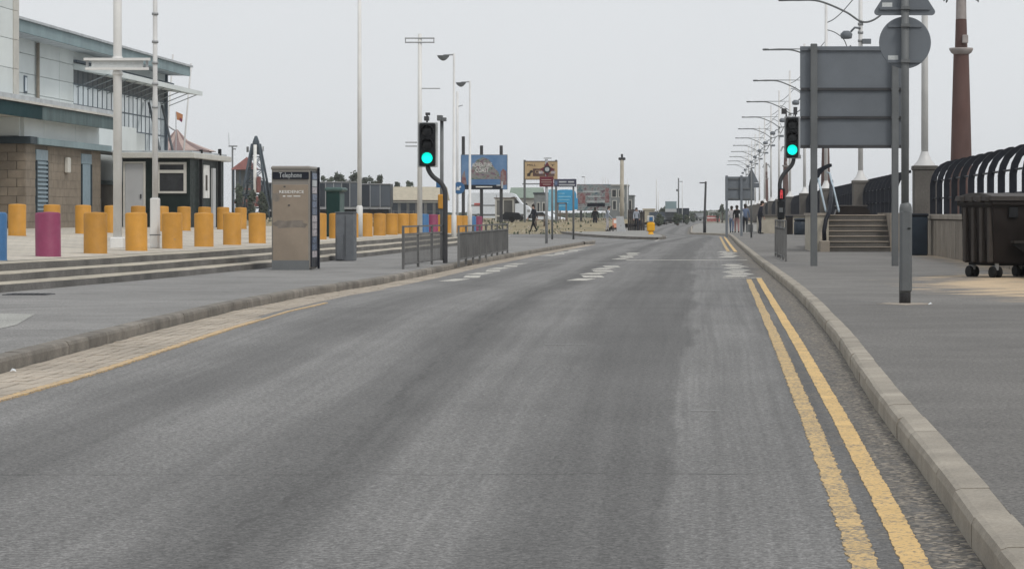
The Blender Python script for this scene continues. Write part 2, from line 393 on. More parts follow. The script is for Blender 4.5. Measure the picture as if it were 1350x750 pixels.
JOINTS = {'footway_asphalt': (31.4, 44.0, 52.5), 'footway_asphalt_left': (24.5, 38.0, 47.5)}
def mat_pave(name, base, sandy=False):
    m = NT(name); obj = m.coord('Object')
    big = m.mr(m.noise(obj, .35, 4), .3, .7, .84, 1.16)
    st = m.mr(m.noise(m.coord('Object', (.7, 1.0, 1)), 1.3, 5, .7), .3, .7, .86, 1.14)
    g1 = m.noise(obj, 40, 3, .65); g2 = m.noise(obj, 110, 2)
    gr = m.math('MULTIPLY', m.mr(g1, .37, .63, .66, 1.34), m.mr(g2, .35, .65, .72, 1.28))
    k = m.math('MULTIPLY', m.math('MULTIPLY', big, st), gr)
    gum = m.n('ShaderNodeTexVoronoi'); gum.inputs['Scale'].default_value = 2.6; m.l(obj, gum.inputs['Vector'])
    gs = m.n('ShaderNodeSeparateColor'); m.l(gum.outputs['Color'], gs.inputs[0])
    spot = m.math('LESS_THAN', gum.outputs['Distance'], m.mr(gs.outputs[0], .3, 1, .0, .085))
    k = m.math('MULTIPLY', k, m.math('ADD', 1.0, m.math('MULTIPLY', spot, m.mr(gs.outputs[1], 0, 1, -.35, .4))))
    stn = m.mr(m.noise(obj, .9, 6, .75), .56, .70, 0, .22); k = m.math('MULTIPLY', k, m.math('SUBTRACT', 1.0, stn))
    sp0 = m.n('ShaderNodeSeparateXYZ'); m.l(obj, sp0.inputs[0]); yy = sp0.outputs[1]
    for jy in JOINTS.get(name, ()):
        jl = m.math('LESS_THAN', m.math('ABSOLUTE', m.math('SUBTRACT', m.math('ADD', yy, m.mr(m.noise(obj, 1.5, 3), .3, .7, -.04, .04)), jy)), .03)
        k = m.math('MULTIPLY', k, m.math('SUBTRACT', 1.0, m.math('MULTIPLY', jl, .35)))
    if sandy: k = m.math('MULTIPLY', k, m.mr(yy, 31.3, 31.5, .90, 1.04))
    sc = m.n('ShaderNodeVectorMath'); sc.operation = 'SCALE'; sc.inputs[0].default_value = base; m.l(k, sc.inputs['Scale'])
    col = sc.outputs[0]
    if sandy:
        sep = m.n('ShaderNodeSeparateXYZ'); m.l(obj, sep.inputs[0])
        ex = m.math('DIVIDE', m.math('SUBTRACT', sep.outputs[0], 5.6), 2.5)
        ey = m.math('DIVIDE', m.math('SUBTRACT', sep.outputs[1], 39.5), 9.0)
        d = m.math('ADD', m.math('MULTIPLY', ex, ex), m.math('MULTIPLY', ey, ey))
        nz = m.mr(m.noise(m.coord('Object', (.6, 1.0, 1)), 1.0, 6, .7), .3, .7, -.75, .75)
        s1 = m.mr(m.math('ADD', d, nz), .35, .95, 1, 0)
        wl = m.mr(m.math('ADD', sep.outputs[0], m.mr(m.noise(obj, .8, 5, .7), .3, .7, -.6, .6)), 5.4, 6.2, 0, .7)
        s = m.math('MAXIMUM', s1, wl)
        s = m.math('MULTIPLY', s, m.mr(m.noise(m.coord('Object', (.5, 1.0, 1)), 2.0, 5, .7), .34, .5, .3, 1))
        sand = m.mix(m.mr(m.noise(obj, 25, 3), .3, .7, 0, 1), (.46,.34,.215), (.58,.45,.30))
        col = m.mix(s, col, sand)
    m.l(col, m.b.inputs['Base Color']); m.b.inputs['Roughness'].default_value = .88
    m.bump(g1, .4, .008)
    return m.mat
M['pave_right'] = mat_pave('footway_asphalt', (.145,.139,.131), True)
M['pave_left'] = mat_pave('footway_asphalt_left', (.205,.201,.195))
M['island'] = mat_pave('island_asphalt', (.24,.235,.22))
M['patch_pale'] = mat_pave('footway_patch', (.31,.31,.29))

def mat_plaza():
    m = NT('plaza_slabs'); obj = m.coord('Object')
    br = m.n('ShaderNodeTexBrick'); m.l(obj, br.inputs['Vector']); br.inputs['Scale'].default_value = 1.0
    br.inputs['Brick Width'].default_value = .6; br.inputs['Row Height'].default_value = .4; br.inputs['Mortar Size'].default_value = .012
    br.inputs['Color1'].default_value = (.50,.455,.385,1); br.inputs['Color2'].default_value = (.42,.39,.34,1); br.inputs['Mortar'].default_value = (.24,.22,.19,1)
    k = m.math('MULTIPLY', m.mr(m.noise(obj, .5, 5, .6), .3, .7, .8, 1.2), m.mr(m.noise(obj, 30, 3), .3, .7, .9, 1.1))
    sc = m.n('ShaderNodeVectorMath'); sc.operation = 'SCALE'; m.l(br.outputs[0], sc.inputs[0]); m.l(k, sc.inputs['Scale'])
    m.l(sc.outputs[0], m.b.inputs['Base Color']); m.b.inputs['Roughness'].default_value = .9
    m.bump(br.outputs['Fac'], -.4, .006)
    return m.mat
M['plaza'] = mat_plaza()

def mat_sett():
    m = NT('gutter_sett'); obj = m.coord('Object')
    vo = m.n('ShaderNodeTexWhiteNoise'); fl = m.n('ShaderNodeVectorMath'); fl.operation = 'FLOOR'
    m.l(m.coord('Object', (9.5, 4.8, 1)), fl.inputs[0]); m.l(fl.outputs[0], vo.inputs['Vector'])
    c = m.mix(vo.outputs[0], (.35,.305,.25), (.39,.34,.28))
    k = m.math('MULTIPLY', m.mr(m.noise(obj, .7, 5, .65), .3, .7, .78, 1.22), m.mr(m.noise(obj, 60, 3), .3, .7, .85, 1.15))
    sc = m.n('ShaderNodeVectorMath'); sc.operation = 'SCALE'; m.l(c, sc.inputs[0]); m.l(k, sc.inputs['Scale'])
    m.l(sc.outputs[0], m.b.inputs['Base Color']); m.b.inputs['Roughness'].default_value = .9
    return m.mat
M['sett'] = mat_sett()

def mat_line(name, col, under, wear):
    m = NT(name); obj = m.coord('Object')
    a = m.noise(m.coord('Object', (.6, 1, 1)), 5, 6, .72); b = m.noise(obj, 42, 4, .7)
    f = m.math('ADD', m.mr(a, .25, .75, -.42, .42), m.mr(b, .28, .72, -.8, .8))
    f = m.mr(f, -wear - .25, -wear + .25, 0, 1)
    c2 = m.mix(m.mr(m.noise(obj, 3.0, 4), .3, .7, 0, 1), col, tuple(q * .8 for q in col))
    u2 = m.mix(m.mr(m.noise(obj, 70, 3), .35, .65, 0, 1), tuple(q * .6 for q in under), tuple(q * 1.5 for q in under))
    m.l(m.mix(f, u2, c2), m.b.inputs['Base Color']); m.b.inputs['Roughness'].default_value = .8
    m.bump(b, .4, .006)
    return m.mat
M['line_yellow'] = mat_line('line_yellow', (.68,.46,.19), (.17,.145,.115), .30)
M['line_yellow_worn'] = mat_line('line_yellow_worn', (.62,.43,.19), (.17,.15,.12), .10)
M['line_yellow_pale'] = mat_line('line_yellow_pale', (.60,.42,.21), (.30,.25,.20), .12)
M['line_white'] = mat_line('line_white', (.62,.60,.54), (.17,.165,.16), .10)
M['line_white_faint'] = mat_line('line_white_faint', (.235,.235,.23), (.17,.168,.165), .0)

def mat_ground(name, c1, c2, c3, s=.25):
    m = NT(name); obj = m.coord('Object')
    f = m.mr(m.noise(obj, s, 6, .65), .32, .68, 0, 1); f2 = m.mr(m.noise(obj, s * 14, 4), .35, .65, 0, 1)
    m.l(m.mix(m.math('MULTIPLY', f2, .5), m.mix(f, c1, c2), c3), m.b.inputs['Base Color']); m.b.inputs['Roughness'].default_value = .95
    m.bump(f2, .5, .04)
    return m.mat
M['ground'] = mat_ground('sandy_ground', (.20,.18,.14), (.13,.13,.10), (.24,.21,.16))
M['grass'] = mat_ground('dry_grass', (.27,.215,.125), (.11,.105,.055), (.36,.30,.20), .30)
M['prom'] = mat_ground('promenade_paving', (.3,.28,.25), (.26,.25,.23), (.34,.32,.28))

def mat_art(name, cols, scale, stretch=(1,1,1)):
    m = NT(name); vec = m.coord('Object', stretch)
    n = m.noise(vec, scale, 5, .65)
    stops = [(.30 + .40 * i / (len(cols) - 1), c) for i, c in enumerate(cols)]
    r = m.ramp(n, stops); m.l(r, m.b.inputs['Base Color']); m.b.inputs['Roughness'].default_value = .5
    return m.mat
M['art_sky'] = mat_art('poster_sky', [(.055,.13,.30),(.09,.19,.36),(.16,.26,.42)], .5)
M['art_scene'] = mat_art('poster_scene', [(.03,.05,.07),(.10,.15,.10),(.24,.24,.25),(.15,.07,.08),(.05,.10,.22)], 3.2, (1,1,1.6))
M['art_dark'] = mat_art('poster_dark', [(.03,.04,.05),(.13,.07,.09),(.26,.28,.28),(.09,.14,.15),(.05,.09,.16)], 2.2, (1,1,1.7))
M['art_red'] = mat_art('poster_red', [(.07,.05,.06),(.20,.07,.07),(.24,.20,.2),(.08,.06,.07)], 3.0)

def text(name, body, size, loc, mat, parent, rot=(R(90),0,0), ext=.004, width=None):
    cu = bpy.data.curves.new(name, 'FONT'); cu.body = body; cu.size = size; cu.extrude = ext
    cu.align_x = 'CENTER'; cu.align_y = 'CENTER'; cu.resolution_u = 2
    o = bpy.data.objects.new(name, cu); COL.objects.link(o)
    bpy.context.view_layer.update()
    me = bpy.data.meshes.new_from_object(o.evaluated_get(bpy.context.evaluated_depsgraph_get()))
    bpy.data.objects.remove(o)
    me.materials.clear(); me.materials.append(mat)
    if width:
        xs = [v.co.x for v in me.vertices]; k = width / (max(xs) - min(xs))
        for v in me.vertices: v.co.x *= k
    t = bpy.data.objects.new(name, me); COL.objects.link(t); t.parent = parent; t.location = loc; t.rotation_euler = rot
    return t
#--PART2--
def bw(mb, name, mat, parent):
    """mesh given in world coordinates under an unrotated Empty"""
    o = mb.build(name, mat, parent); o.location = -Vector(parent.location); return o

# ================================================================== THE SETTING
RK = [(-30,1.0),(9,.97),(10.6,1.0),(16.5,1.06),(23.7,1.19),(32,1.27),(39.7,1.30),(52,1.25),(66.5,1.18),(100,1.10),(140,1.05),(147,.95),(152,.3),(156,-.7),(159,-1.3),(165,-1.4),(243,-2.0),(460,-1.2),(620,-1.2)]
LK = [(-30,-5.3),(12,-5.4),(19.6,-5.58),(26.8,-5.97),(32.2,-6.17),(38.5,-6.17),(43.9,-5.92),(49.7,-5.85),(60.7,-5.92),(79.3,-5.70),(95.9,-5.42),(104,-5.25)]
LROAD = LK + [(106,-5.3),(142,-2.9),(146,-3.6),(165,-6.0),(243,-6.6),(460,-5.5),(620,-5.5)]
rk = lambda Y: interp(RK, Y)
lk = lambda Y: interp(LROAD, Y)

# ground sheet out to the horizon
g = MB(); g.add([(-2500,-600,-.12),(2500,-600,-.12),(2500,4500,-.12),(-2500,4500,-.12)], [(0,1,2,3)])
struct(g.build('ground', M['ground']))

def strip(name, mat, rows, uvs=None):
    """rows: list of lists of points (same count) -> sheet"""
    v = [p for r in rows for p in r]; n = len(rows[0]); f = []
    for i in range(len(rows) - 1):
        for k in range(n - 1): f.append((i*n+k, i*n+k+1, (i+1)*n+k+1, (i+1)*n+k))
    me = bpy.data.meshes.new(name); me.from_pydata(v, [], f); me.materials.append(mat)
    if uvs:
        flat = [q for r in uvs for q in r]; L = me.uv_layers.new(name='UVMap')
        for lp in me.loops: L.data[lp.index].uv = flat[lp.vertex_index]
    me.update(); o = bpy.data.objects.new(name, me); COL.objects.link(o); return o

ys = [-25 + i for i in range(0, 60)] + [35 + 2*i for i in range(0, 70)] + [175 + 15*i for i in range(0, 30)]
rows = []; uvs = []
for Y in ys:
    a, b = rk(Y), lk(Y); uu = [i / 24 for i in range(25)]
    sY = interp([(-25,.38),(9,.43),(19,.495),(40,.56),(62,.56),(110,.55)], Y)
    rows.append([(a + (b - a) * t, Y, 0.0) for t in uu]); uvs.append([(t/sY*.5 if t < sY else .5 + (t-sY)/(1-sY)*.5, Y) for t in uu])
struct(strip('road', M['road'], rows, uvs))
# the side road that leaves to the left behind the nose of the footway
rows = []; uvs = []
for i in range(12):
    Y = 100 + i * 6.5
    rows.append([(-90, Y, -.006), (-30, Y, -.006), (-10, Y, -.006), (-2.6, Y, -.006)]); uvs.append([(.05, Y), (.4, Y), (.7, Y), (.95, Y)])
struct(strip('side_road', M['road'], rows, uvs))

# kerbs: stones as far as they can be told apart, then one mesh
stone_proto = {}
def stone_mesh(kind, w_=.15, mat=None, v=0):
    key = (kind, v)
    if key not in stone_proto:
        mb = MB(); rnd = random.Random(v)
        j = lambda: rnd.uniform(-.006, .006)
        prof = [(0,-.1),(0,.085 + j()),(.012,.112 + j()),(.035,.124),(w_,.126),(w_,-.1)]
        mb.prism(prof, 0.0, .908, 'Y')
        me = mb.build('kerb_stone', mat).data
        ob = [o for o in COL.objects if o.data == me][0]; bpy.data.objects.remove(ob)
        stone_proto[key] = me
    return stone_proto[key]
def kerb(name, fn, y0, ysplit, y1, side, mat):
    root = bpy.data.objects.new(name, None); COL.objects.link(root); struct(root)
    Y = y0; i = 0
    while Y < ysplit:
        X0, X1 = fn(Y), fn(Y + .914); rz = math.atan2(-(X1 - X0), .914)
        o = inst(stone_mesh(name, .15, mat, i % 7), 'kerb_stone', root, (X0 + random.uniform(-.004,.004), Y, random.uniform(-.002,.002)), rz, (side, 1, 1))
        Y += .914; i += 1
    if y1 > ysplit:
        mb = MB(); pts = [Y + 1.2*k for k in range(int((y1 - Y) / 1.2) + 1)]
        prof = [(0,-.1),(0,.09),(.02,.115),(.035,.124),(.15,.126),(.15,-.1)]; n = len(prof); vs = []; fs = []
        for q in pts: vs += [(fn(q) + side*a, q, b) for a, b in prof]
        for a in range(len(pts) - 1):
            for k in range(n - 1): fs.append((a*n+k, a*n+k+1, (a+1)*n+k+1, (a+1)*n+k))
        mb.add(vs, fs); tag(mb.build('far_kerb_stones', mat, root), kind='stuff')
    return root
kerb('kerb_right', rk, 3.0, 72, 150, 1, M['kerb'])
kerb('kerb_left', lk, -20.65, 60.2, 60.3, -1, M['kerb_dark'])
kerb('kerb_left_beyond_crossing', lk, 61.8, 90, 104, -1, M['kerb_dark'])

# nose of the left footway
NOSE = [(-5.25,104),(-5.0,107),(-5.15,111),(-6.0,116),(-7.6,121),(-10,125.5),(-14,129),(-30,131),(-60,131)]
def edge_kerb(name, pts, mat, inward, z=.126):
    mb = MB(); vs = []; fs = []
    P = [Vector((x, y, 0)) for x, y in pts]
    for i, p in enumerate(P):
        d = (P[min(i+1,len(P)-1)] - P[max(i-1,0)]).normalized(); nrm = Vector((-d.y, d.x, 0)) * inward
        vs += [p + Vector((0,0,-.1)), p + Vector((0,0,z-.03)), p + nrm*.03 + Vector((0,0,z)), p + nrm*.15 + Vector((0,0,z+.002)), p + nrm*.15 + Vector((0,0,-.1))]
    for i in range(len(P) - 1):
        for k in range(4): fs.append((i*5+k, i*5+k+1, (i+1)*5+k+1, (i+1)*5+k))
    mb.add(vs, fs); return struct(mb.build(name, mat))
edge_kerb('nose_kerb', NOSE, M['kerb_dark'], 1)

# steps and plaza on the left
SB = [(-20,-11.6),(10,-11.0),(25,-10.7),(36,-10.3),(44,-9.75),(53,-9.4),(75,-9.2),(101,-9.3)]
sb = lambda Y: interp(SB, Y)
ST_END = 101.0
steps = thing('concrete_steps', 'three long shallow concrete steps between the left footway and the bollards', 'steps', (sb(50), 50, .12))
for k in range(3):
    mb = MB(); Ys = [-20 + 2.0*i for i in range(61)]; vs = []; fs = []
    zt = .12 + .13*(k+1)
    for Y in Ys:
        x = sb(Y) - .4*k + .015*math.sin(Y*1.7+k) ; ed = .018*math.sin(Y*.9 + 2*k)
        vs += [(x, Y, -.05), (x, Y, zt-.02+ed*.3), (x-.02, Y, zt), (x-.6, Y, zt), (x-.6, Y, -.05)]
    n = 5
    for a in range(len(Ys) - 1):
        for q in range(4):
            fs.append((a*n+q, a*n+q+1, (a+1)*n+q+1, (a+1)*n+q))
    fs.append(tuple(range(5))); fs.append(tuple(n*(len(Ys)-1)+q for q in range(4,-1,-1)))
    mb.add(vs[:], fs)
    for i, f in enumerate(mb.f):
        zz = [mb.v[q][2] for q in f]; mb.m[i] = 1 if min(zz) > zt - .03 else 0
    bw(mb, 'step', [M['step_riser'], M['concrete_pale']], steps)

def plaza_z(X, Y):
    e = .512 + max(0, min(1, (-11.6 - X) / 5.6)) * .22 + max(0, min(1, (-17.2 - X) / 6)) * .05
    if Y > 96: e -= min(1, (Y - 96) / 26) * (.12 if X < -11 else .38)
    return e
rows = []
for i in range(80):
    Y = -20 + i * 2.0
    if Y > 130: break
    xe = sb(Y) - 1.2 if Y < ST_END else -10.4
    xs = [xe] + [xe - d for d in (1.5, 3, 5, 7, 10, 14, 20, 35, 60, 90)]
    rows.append([(x, Y, plaza_z(x, Y) + (.003 if Y < 101 else 0)) for x in xs])
struct(strip('plaza', M['plaza'], rows))
# pale edging slabs along the top step
# left footway
rows = []
for i in range(125):
    Y = -20 + i * 1.05
    if Y > 104: break
    a = lk(Y) - .15; b = sb(Y) - .05 if Y < 101.5 else -10.5
    z = .122
    rows.append([(a + (b - a) * t, Y, z) for t in (0, .25, .5, .75, 1)])
for Y, a in ((107,-5.15),(111,-5.3),(116,-6.15),(121,-7.75),(125.5,-10.1),(128.5,-13.6)):
    rows.append([(a + (-14 - a) * t, Y, .122) for t in (0, .25, .5, .75, 1)])
struct(strip('footway_left', M['pave_left'], rows))
p = MB(); q = [G(0,413,.126), G(46,414,.126), G(22,428,.126), G(0,433,.126), G(-80,440,.126), G(-80,410,.126)]
p.add(q, [tuple(range(6))]); struct(p.build('footway_patch', M['patch_pale']))

# gutter setts along the left kerb (one mesh, far too many to pick apart)
root = bpy.data.objects.new('gutter', None); COL.objects.link(root); struct(root)
mb = MB()
Y = -18.0
def gw(Y): return interp([(14,6),(30,6),(42,5),(60,4),(104,4)], Y)
while Y < 104:
    for r in range(int(gw(Y))):
        off = (r % 2) * .1
        x = lk(Y + off) + .06 + r * .112; h = .006 + random.uniform(-.003, .005)
        L = .197 + random.uniform(-.002, .001)
        y0 = Y + off; x1 = lk(y0 + L) + .06 + r * .112; ww = .047
        mb.add([(x-ww,y0,h),(x+ww,y0,h),(x1+ww,y0+L,h),(x1-ww,y0+L,h),(x-ww-.004,y0-.003,-.01),(x+ww+.004,y0-.003,-.01),(x1+ww+.004,y0+L+.003,-.01),(x1-ww-.004,y0+L+.003,-.01)],
               [(0,1,2,3),(4,5,1,0),(5,6,2,1),(6,7,3,2),(7,4,0,3)])
    Y += .2
tag(mb.build('gutter_setts', M['sett'], root, recalc=False), kind='stuff')

# right footway up to the sea wall, and the promenade above it
rows = []
for i in range(80):
    Y = -20 + i * 2.4
    if Y > 151: break
    a = rk(Y) + .15; rows.append([(a + (7.2 - a) * t, Y, .122) for t in (0, .2, .4, .6, .8, 1)])
struct(strip('footway_right', M['pave_right'], rows))
rows = []
for Y in (151, 153, 155, 157, 159, 162, 170, 200, 250, 330):
    a = rk(Y) + .15; rows.append([(a + (7.2 - a) * t, Y, .122) for t in (0, .2, .4, .6, .8, 1)])
struct(strip('footway_right_beyond_side_kerb', M['island'], rows))
edge_kerb('kerb_build_out', [(rk(Y), Y) for Y in (146,149,152,154,156,158,160,164,175,200,240,300)], M['kerb'], -1)
pr = MB(); pr.add([(6.6,-20,1.2),(90,-20,1.2),(90,420,1.2),(6.6,420,1.2)], [(0,1,2,3)])
struct(pr.build('promenade', M['prom']))

# island with the beacon, and dry grass beyond the junction
ISL = [(742,305.5),(770,308.5),(800,310.5),(835,312.2),(866,313),(874,312),(872,310),(860,307.5),(852,305),(848,302.3),(800,301),(760,301),(738,303)]
ip = [G(x, y, .12) for x, y in ISL]
mb = MB(); mb.add([(p.x, p.y, .12) for p in ip], [tuple(range(len(ip)))]); struct(mb.build('traffic_island', M['island']))
edge_kerb('island_kerb', [(p.x, p.y) for p in ip] + [(ip[0].x, ip[0].y)], M['kerb_dark'], -1)
# outward skirt faces the road
def verge_z(X, Y):
    t = max(0, min(1, (Y - 161) / 24)); t = t*t*(3-2*t)
    z = -.02 + t * .68
    if X > -8: z *= max(0, min(1, (-5.5 - X) / 2.5))
    if X < -26 and Y < 161: z = max(z, min(.7, (-26 - X) / 10 * .7))
    return z + .05 * math.sin(X*.31) * math.sin(Y*.17) * t
rows = []
for i in range(70):
    Y = 158 + i * 4.0
    rows.append([(x, Y, verge_z(x, Y) - (.05 if x > -6.5 else 0)) for x in [-140,-110,-85,-70,-60,-52,-45,-39,-34,-30,-26,-23,-20,-17.5,-15,-13,-11,-9.5,-8.2,-7.2]])
struct(strip('grass_verge', M['grass'], rows))
rows = []
for i in range(18):
    Y = 128 + i * 2.0
    rows.append([(x, Y, plaza_z(-30, 90) - .02) for x in (-140, -80, -50, -36)])
struct(strip('car_park', M['plaza'], rows))
# far road side strip on the left of the far carriageway
rows = []
for Y in (166, 180, 200, 240, 300, 400, 600):
    rows.append([(lk(Y) - .2, Y, .1), (lk(Y) - 3.2, Y, .12)])
struct(strip('far_footway', M['island'], rows))

# ---------------- painted lines
def line(name, fn, y0, y1, wd, mat, z=.004, step=.8, jit=0.0):
    rows = []; Y = y0; rj = random.Random(len(name))
    while Y <= y1 + 1e-6:
        x = fn(Y); a_ = wd/2 + rj.uniform(-jit, jit); b_ = wd/2 + rj.uniform(-jit, jit)
        rows.append([(x - a_, Y, -.002), (x - a_, Y, z), (x + b_, Y, z), (x + b_, Y, -.002)]); Y += step if Y > 26 or not jit else .05
    return struct(strip(name, mat, rows))
OUT = [(3,.68),(8.9,.73),(11.1,.755),(15.3,.79),(23.8,.84),(49.4,.93)]
INN = [(3,.49),(8.9,.545),(11.5,.57),(16,.60),(24.7,.645),(48.4,.72)]
line('yellow_line_outer', lambda Y: interp(OUT, Y), 3, 49.2, .1, M['line_yellow'], jit=.005)
line('yellow_line_inner', lambda Y: interp(INN, Y), 3, 48.4, .1, M['line_yellow_worn'], jit=.009)
line('yellow_line_outer_far', lambda Y: rk(Y) - .32, 84, 140, .11, M['line_yellow'])
line('yellow_line_inner_far', lambda Y: rk(Y) - .56, 84, 140, .11, M['line_yellow_worn'])
line('yellow_line_left', lambda Y: lk(Y) + .73, -18, 29.5, .075, M['line_yellow_pale'], .0125, jit=.012)
line('yellow_line_left_faded', lambda Y: lk(Y) + .73, 29.0, 36, .05, M['line_yellow_pale'], .0112, jit=.012)

def zigzag(name, fn, y0, y1, amp, pitch, wd=.1):
    mb = MB(); Y = y0; i = 0; rz_ = random.Random(len(name))
    while Y < y1:                                   # worn legs of the zigzag, left and right in turn
        sg = 1 if i % 2 else -1; dy = pitch*.62; x = fn(Y) + sg*amp*.55; x2 = fn(Y + dy) - sg*amp*.1; hw = amp*1.0*rz_.uniform(.85,1.1)
        mb.prism([(x-hw, Y), (x+hw, Y), (x2+hw, Y+dy), (x2-hw, Y+dy)], -.002, .004, 'Z')
        Y += pitch; i += 1
    return struct(mb.build(name, M['line_white']))
zigzag('zigzag_right', lambda Y: .56, 50.4, 63, .22, 1.9)
zigzag('zigzag_right_far', lambda Y: .52, 73, 84, .22, 2.6)
zigzag('zigzag_centre', lambda Y: -2.45, 47.5, 61, .2, 2.4)
zigzag('zigzag_centre_far', lambda Y: -2.52, 70, 82, .18, 2.6)
zigzag('zigzag_left', lambda Y: lk(Y) + 1.0, 47, 64, .16, 2.6)
zigzag('zigzag_left_far', lambda Y: lk(Y) + .8, 76, 90, .18, 3.0)
def quad(name, x0, x1, y0, y1, mat, z=.006):
    mb = MB(); mb.bx(x0,x1,y0,y1,-.002,.004); return struct(mb.build(name, mat))
quad('stop_line_right', -2.35, .98, 68.5, 69.0, M['line_white'])
quad('stop_line_left', -5.0, -2.6, 64.5, 64.9, M['line_white_faint'])
quad('zigzag_end_bar', .22, 1.0, 49.5, 49.75, M['line_white'])
quad('worn_paint_scrap', -.13, .05, 15.9, 15.98, M['line_white_faint'])
quad('worn_paint_dash', -1.6, -1.2, 24.0, 24.09, M['line_white_faint'])
line('island_approach_line', lambda Y: interp([(110,-2.7),(140,-2.55)], Y), 118, 140, .12, M['line_white'], step=2)
#--PART3--
# ================================================================== LEISURE BUILDING (left)
B = thing('leisure_building', 'white panelled leisure building with blockwork base, grey roof edge and canopied windows', 'building', (-24, 85, .75))
P_ = lambda mb, n, m: bw(mb, n, m, B)
zb = .70
# blockwork annex: mortar core, blocks laid proud of it
P_(MB().bx(-33, -23.32, 85.02, 95.5, zb, 3.66), 'block_core', M['mortar'])
blk = MB().box((0,0,0), (.585,.05,.285), bev=.008).build('block', M['block']).data
bpy.data.objects.remove([o for o in COL.objects if o.data == blk][0])
for r in range(10):
    for c in range(16):
        x = -23.6 - c*.6 + (.3 if r % 2 else 0)
        if x > -23.5: continue
        inst(blk, 'block', B, Vector((x, 85.005, zb + .155 + r*.295)) - Vector(B.location))
    inst(blk, 'block', B, Vector((-23.44 , 85.004, zb + .155 + r*.295)) - Vector(B.location), 0, ((.46,1,1) if r % 2 == 0 else (.46,1,1)))
mb = MB(); DOORS = [(86.3, 87.8), (92.5, 94.0)]
for r in range(10):
    Y = 85.06 + (.0 if r % 2 else -.3)
    while Y < 95.4:
        a, b = max(Y, 85.06), min(Y + .585, 95.48)
        for d0, d1 in DOORS:
            if a < d0 < b: b = d0 - .01
            if a < d1 < b: a = d1 + .01
        if b - a > .06 and not any(d0 - .02 < (a + b)/2 < d1 + .02 for d0, d1 in DOORS):
            mb.box((-23.315, (a + b)/2, zb + .155 + r*.295), (.03, b - a, .285))
        Y += .6
tag(P_(mb, 'block_courses', M['block']), kind='stuff')
for i, (d0, d1) in enumerate(DOORS):
    P_(MB().bx(-23.33, -23.27, d0, d1, 3.13, 3.5, .01), 'door_panel', M['door_grey'])
    d = P_(MB().bx(-23.36, -23.29, d0, d1, zb, 3.12), 'door', M['door_grey'] if i else M['louvre'])
    for q0, q1 in ((d1-.12,d1),(d0,d0+.07)): bw(MB().bx(-23.31,-23.25,q0,q1,zb,3.12), 'door_jamb', M['dark_trim'], B)
    if i == 0:
        for k in range(15):
            s_ = MB().box((-23.265, (d0+d1)/2 - .03, 1.0 + k*.145), (.05, d1-d0-.22, .07))
            bw(s_, 'slat', M['door_grey'], B)
P_(MB().bx(-23.3,-23.14,90.1,90.45,2.75,3.3,.03), 'wall_lamp', M['cream'])
P_(MB().bx(-33,-23.05,84.75,85.6,3.66,3.9), 'parapet_trim', M['dark_trim'])
P_(MB().bx(-24.5,-23.0,85.62,96.0,3.66,3.88), 'parapet_trim', M['fascia_grey'])
for a, b in ((85.1, 87.6), (87.64, 91.9), (91.94, 95.5)):
    P_(MB().bx(-30,-23.36,a,b,3.9,4.75,.012), 'wall_panel', M['panel_white'])
for a, b in ((-27.5,-25.2),(-25.16,-23.5)):
    P_(MB().bx(a,b,84.98,85.3,3.92,4.75,.012), 'wall_panel', M['panel_white'])
P_(MB().bx(-33,-22.9,68,95.4,4.55,4.62), 'soffit', M['cream'])
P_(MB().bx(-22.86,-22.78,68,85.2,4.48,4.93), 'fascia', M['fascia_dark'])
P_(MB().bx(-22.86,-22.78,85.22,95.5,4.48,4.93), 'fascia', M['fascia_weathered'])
for k in range(9):
    P_(MB().bx(-22.95,-22.70,68+k*3.06,71.03+k*3.06,4.95,5.03), 'gutter', M['cream'])
mb = MB(); mb.prism([(-22.85,5.03),(-22.85,5.2),(-34,5.6),(-34,5.03)], 68, 95.5, 'Y'); P_(mb, 'lower_roof', M['roof_grey'])
# lower link block behind it
P_(MB().bx(-34,-24.35,95.6,106,2.62,4.9), 'wall_panel', M['panel_white'])
P_(MB().bx(-34,-24.25,95.6,106,2.46,2.6), 'parapet_trim', M['fascia_grey'])
P_(MB().bx(-34,-24.36,95.6,106,zb,2.45), 'block_wall', M['block'])
P_(MB().bx(-24.34,-24.2,98.8,99.3,1.1,1.9,.03), 'meter_box', M['cream'])
# stair tower
P_(MB().bx(-36,-23.66,60,85.2,5.05,13), 'tower_core', M['panel_white'])
for r in range(8):
    P_(MB().bx(-23.7,-23.6,78.2,84.55,5.2+r*.985,5.2+r*.985+.97,.01), 'wall_panel', M['panel_white'])
    P_(MB().bx(-23.7,-23.57,84.6,85.22,5.2+r*.985,5.2+r*.985+.975,.01), 'corner_panel', M['cream'])
# main hall
P_(MB().bx(-46,-26.06,86,119.15,.7,8.0), 'hall_core', M['panel_white'])
cols = [(86,92.6),(92.64,96.2),(96.3,99.78),(99.82,102)]
rws = [(4.6,5.83),(5.85,6.58),(6.6,7.33),(7.35,8.05)]
for a, b in cols:
    for c, d in rws: P_(MB().bx(-26.06,-26.0,a,b,c,d,.008), 'wall_panel', M['panel_white'])
for k in range(5):
    P_(MB().bx(-26.06,-26.0,102.03+k*3.43,102.03+k*3.43+3.39,7.2,8.05,.008), 'wall_panel', M['panel_white'])
for a, b in ((102.03,106.3),(106.34,110.7),(110.74,114.9)):
    P_(MB().bx(-26.06,-26.0,a,b,2.6,4.95,.008), 'wall_panel', M['panel_white'])
P_(MB().bx(-26.06,-26.0,114.94,119.1,.8,3.8,.008), 'wall_panel', M['panel_white'])
P_(MB().tube([(-25.9,96.25,4.6),(-25.9,96.25,7.85)], .07), 'downpipe', M['concrete'])
wn = P_(MB().bx(-26.02,-25.96,94.6,95.0,5.85,6.5), 'window', M['mullion']); bw(MB().bx(-25.97,-25.95,94.67,94.93,5.92,6.43), 'pane', M['glass'], B)
nb = 21
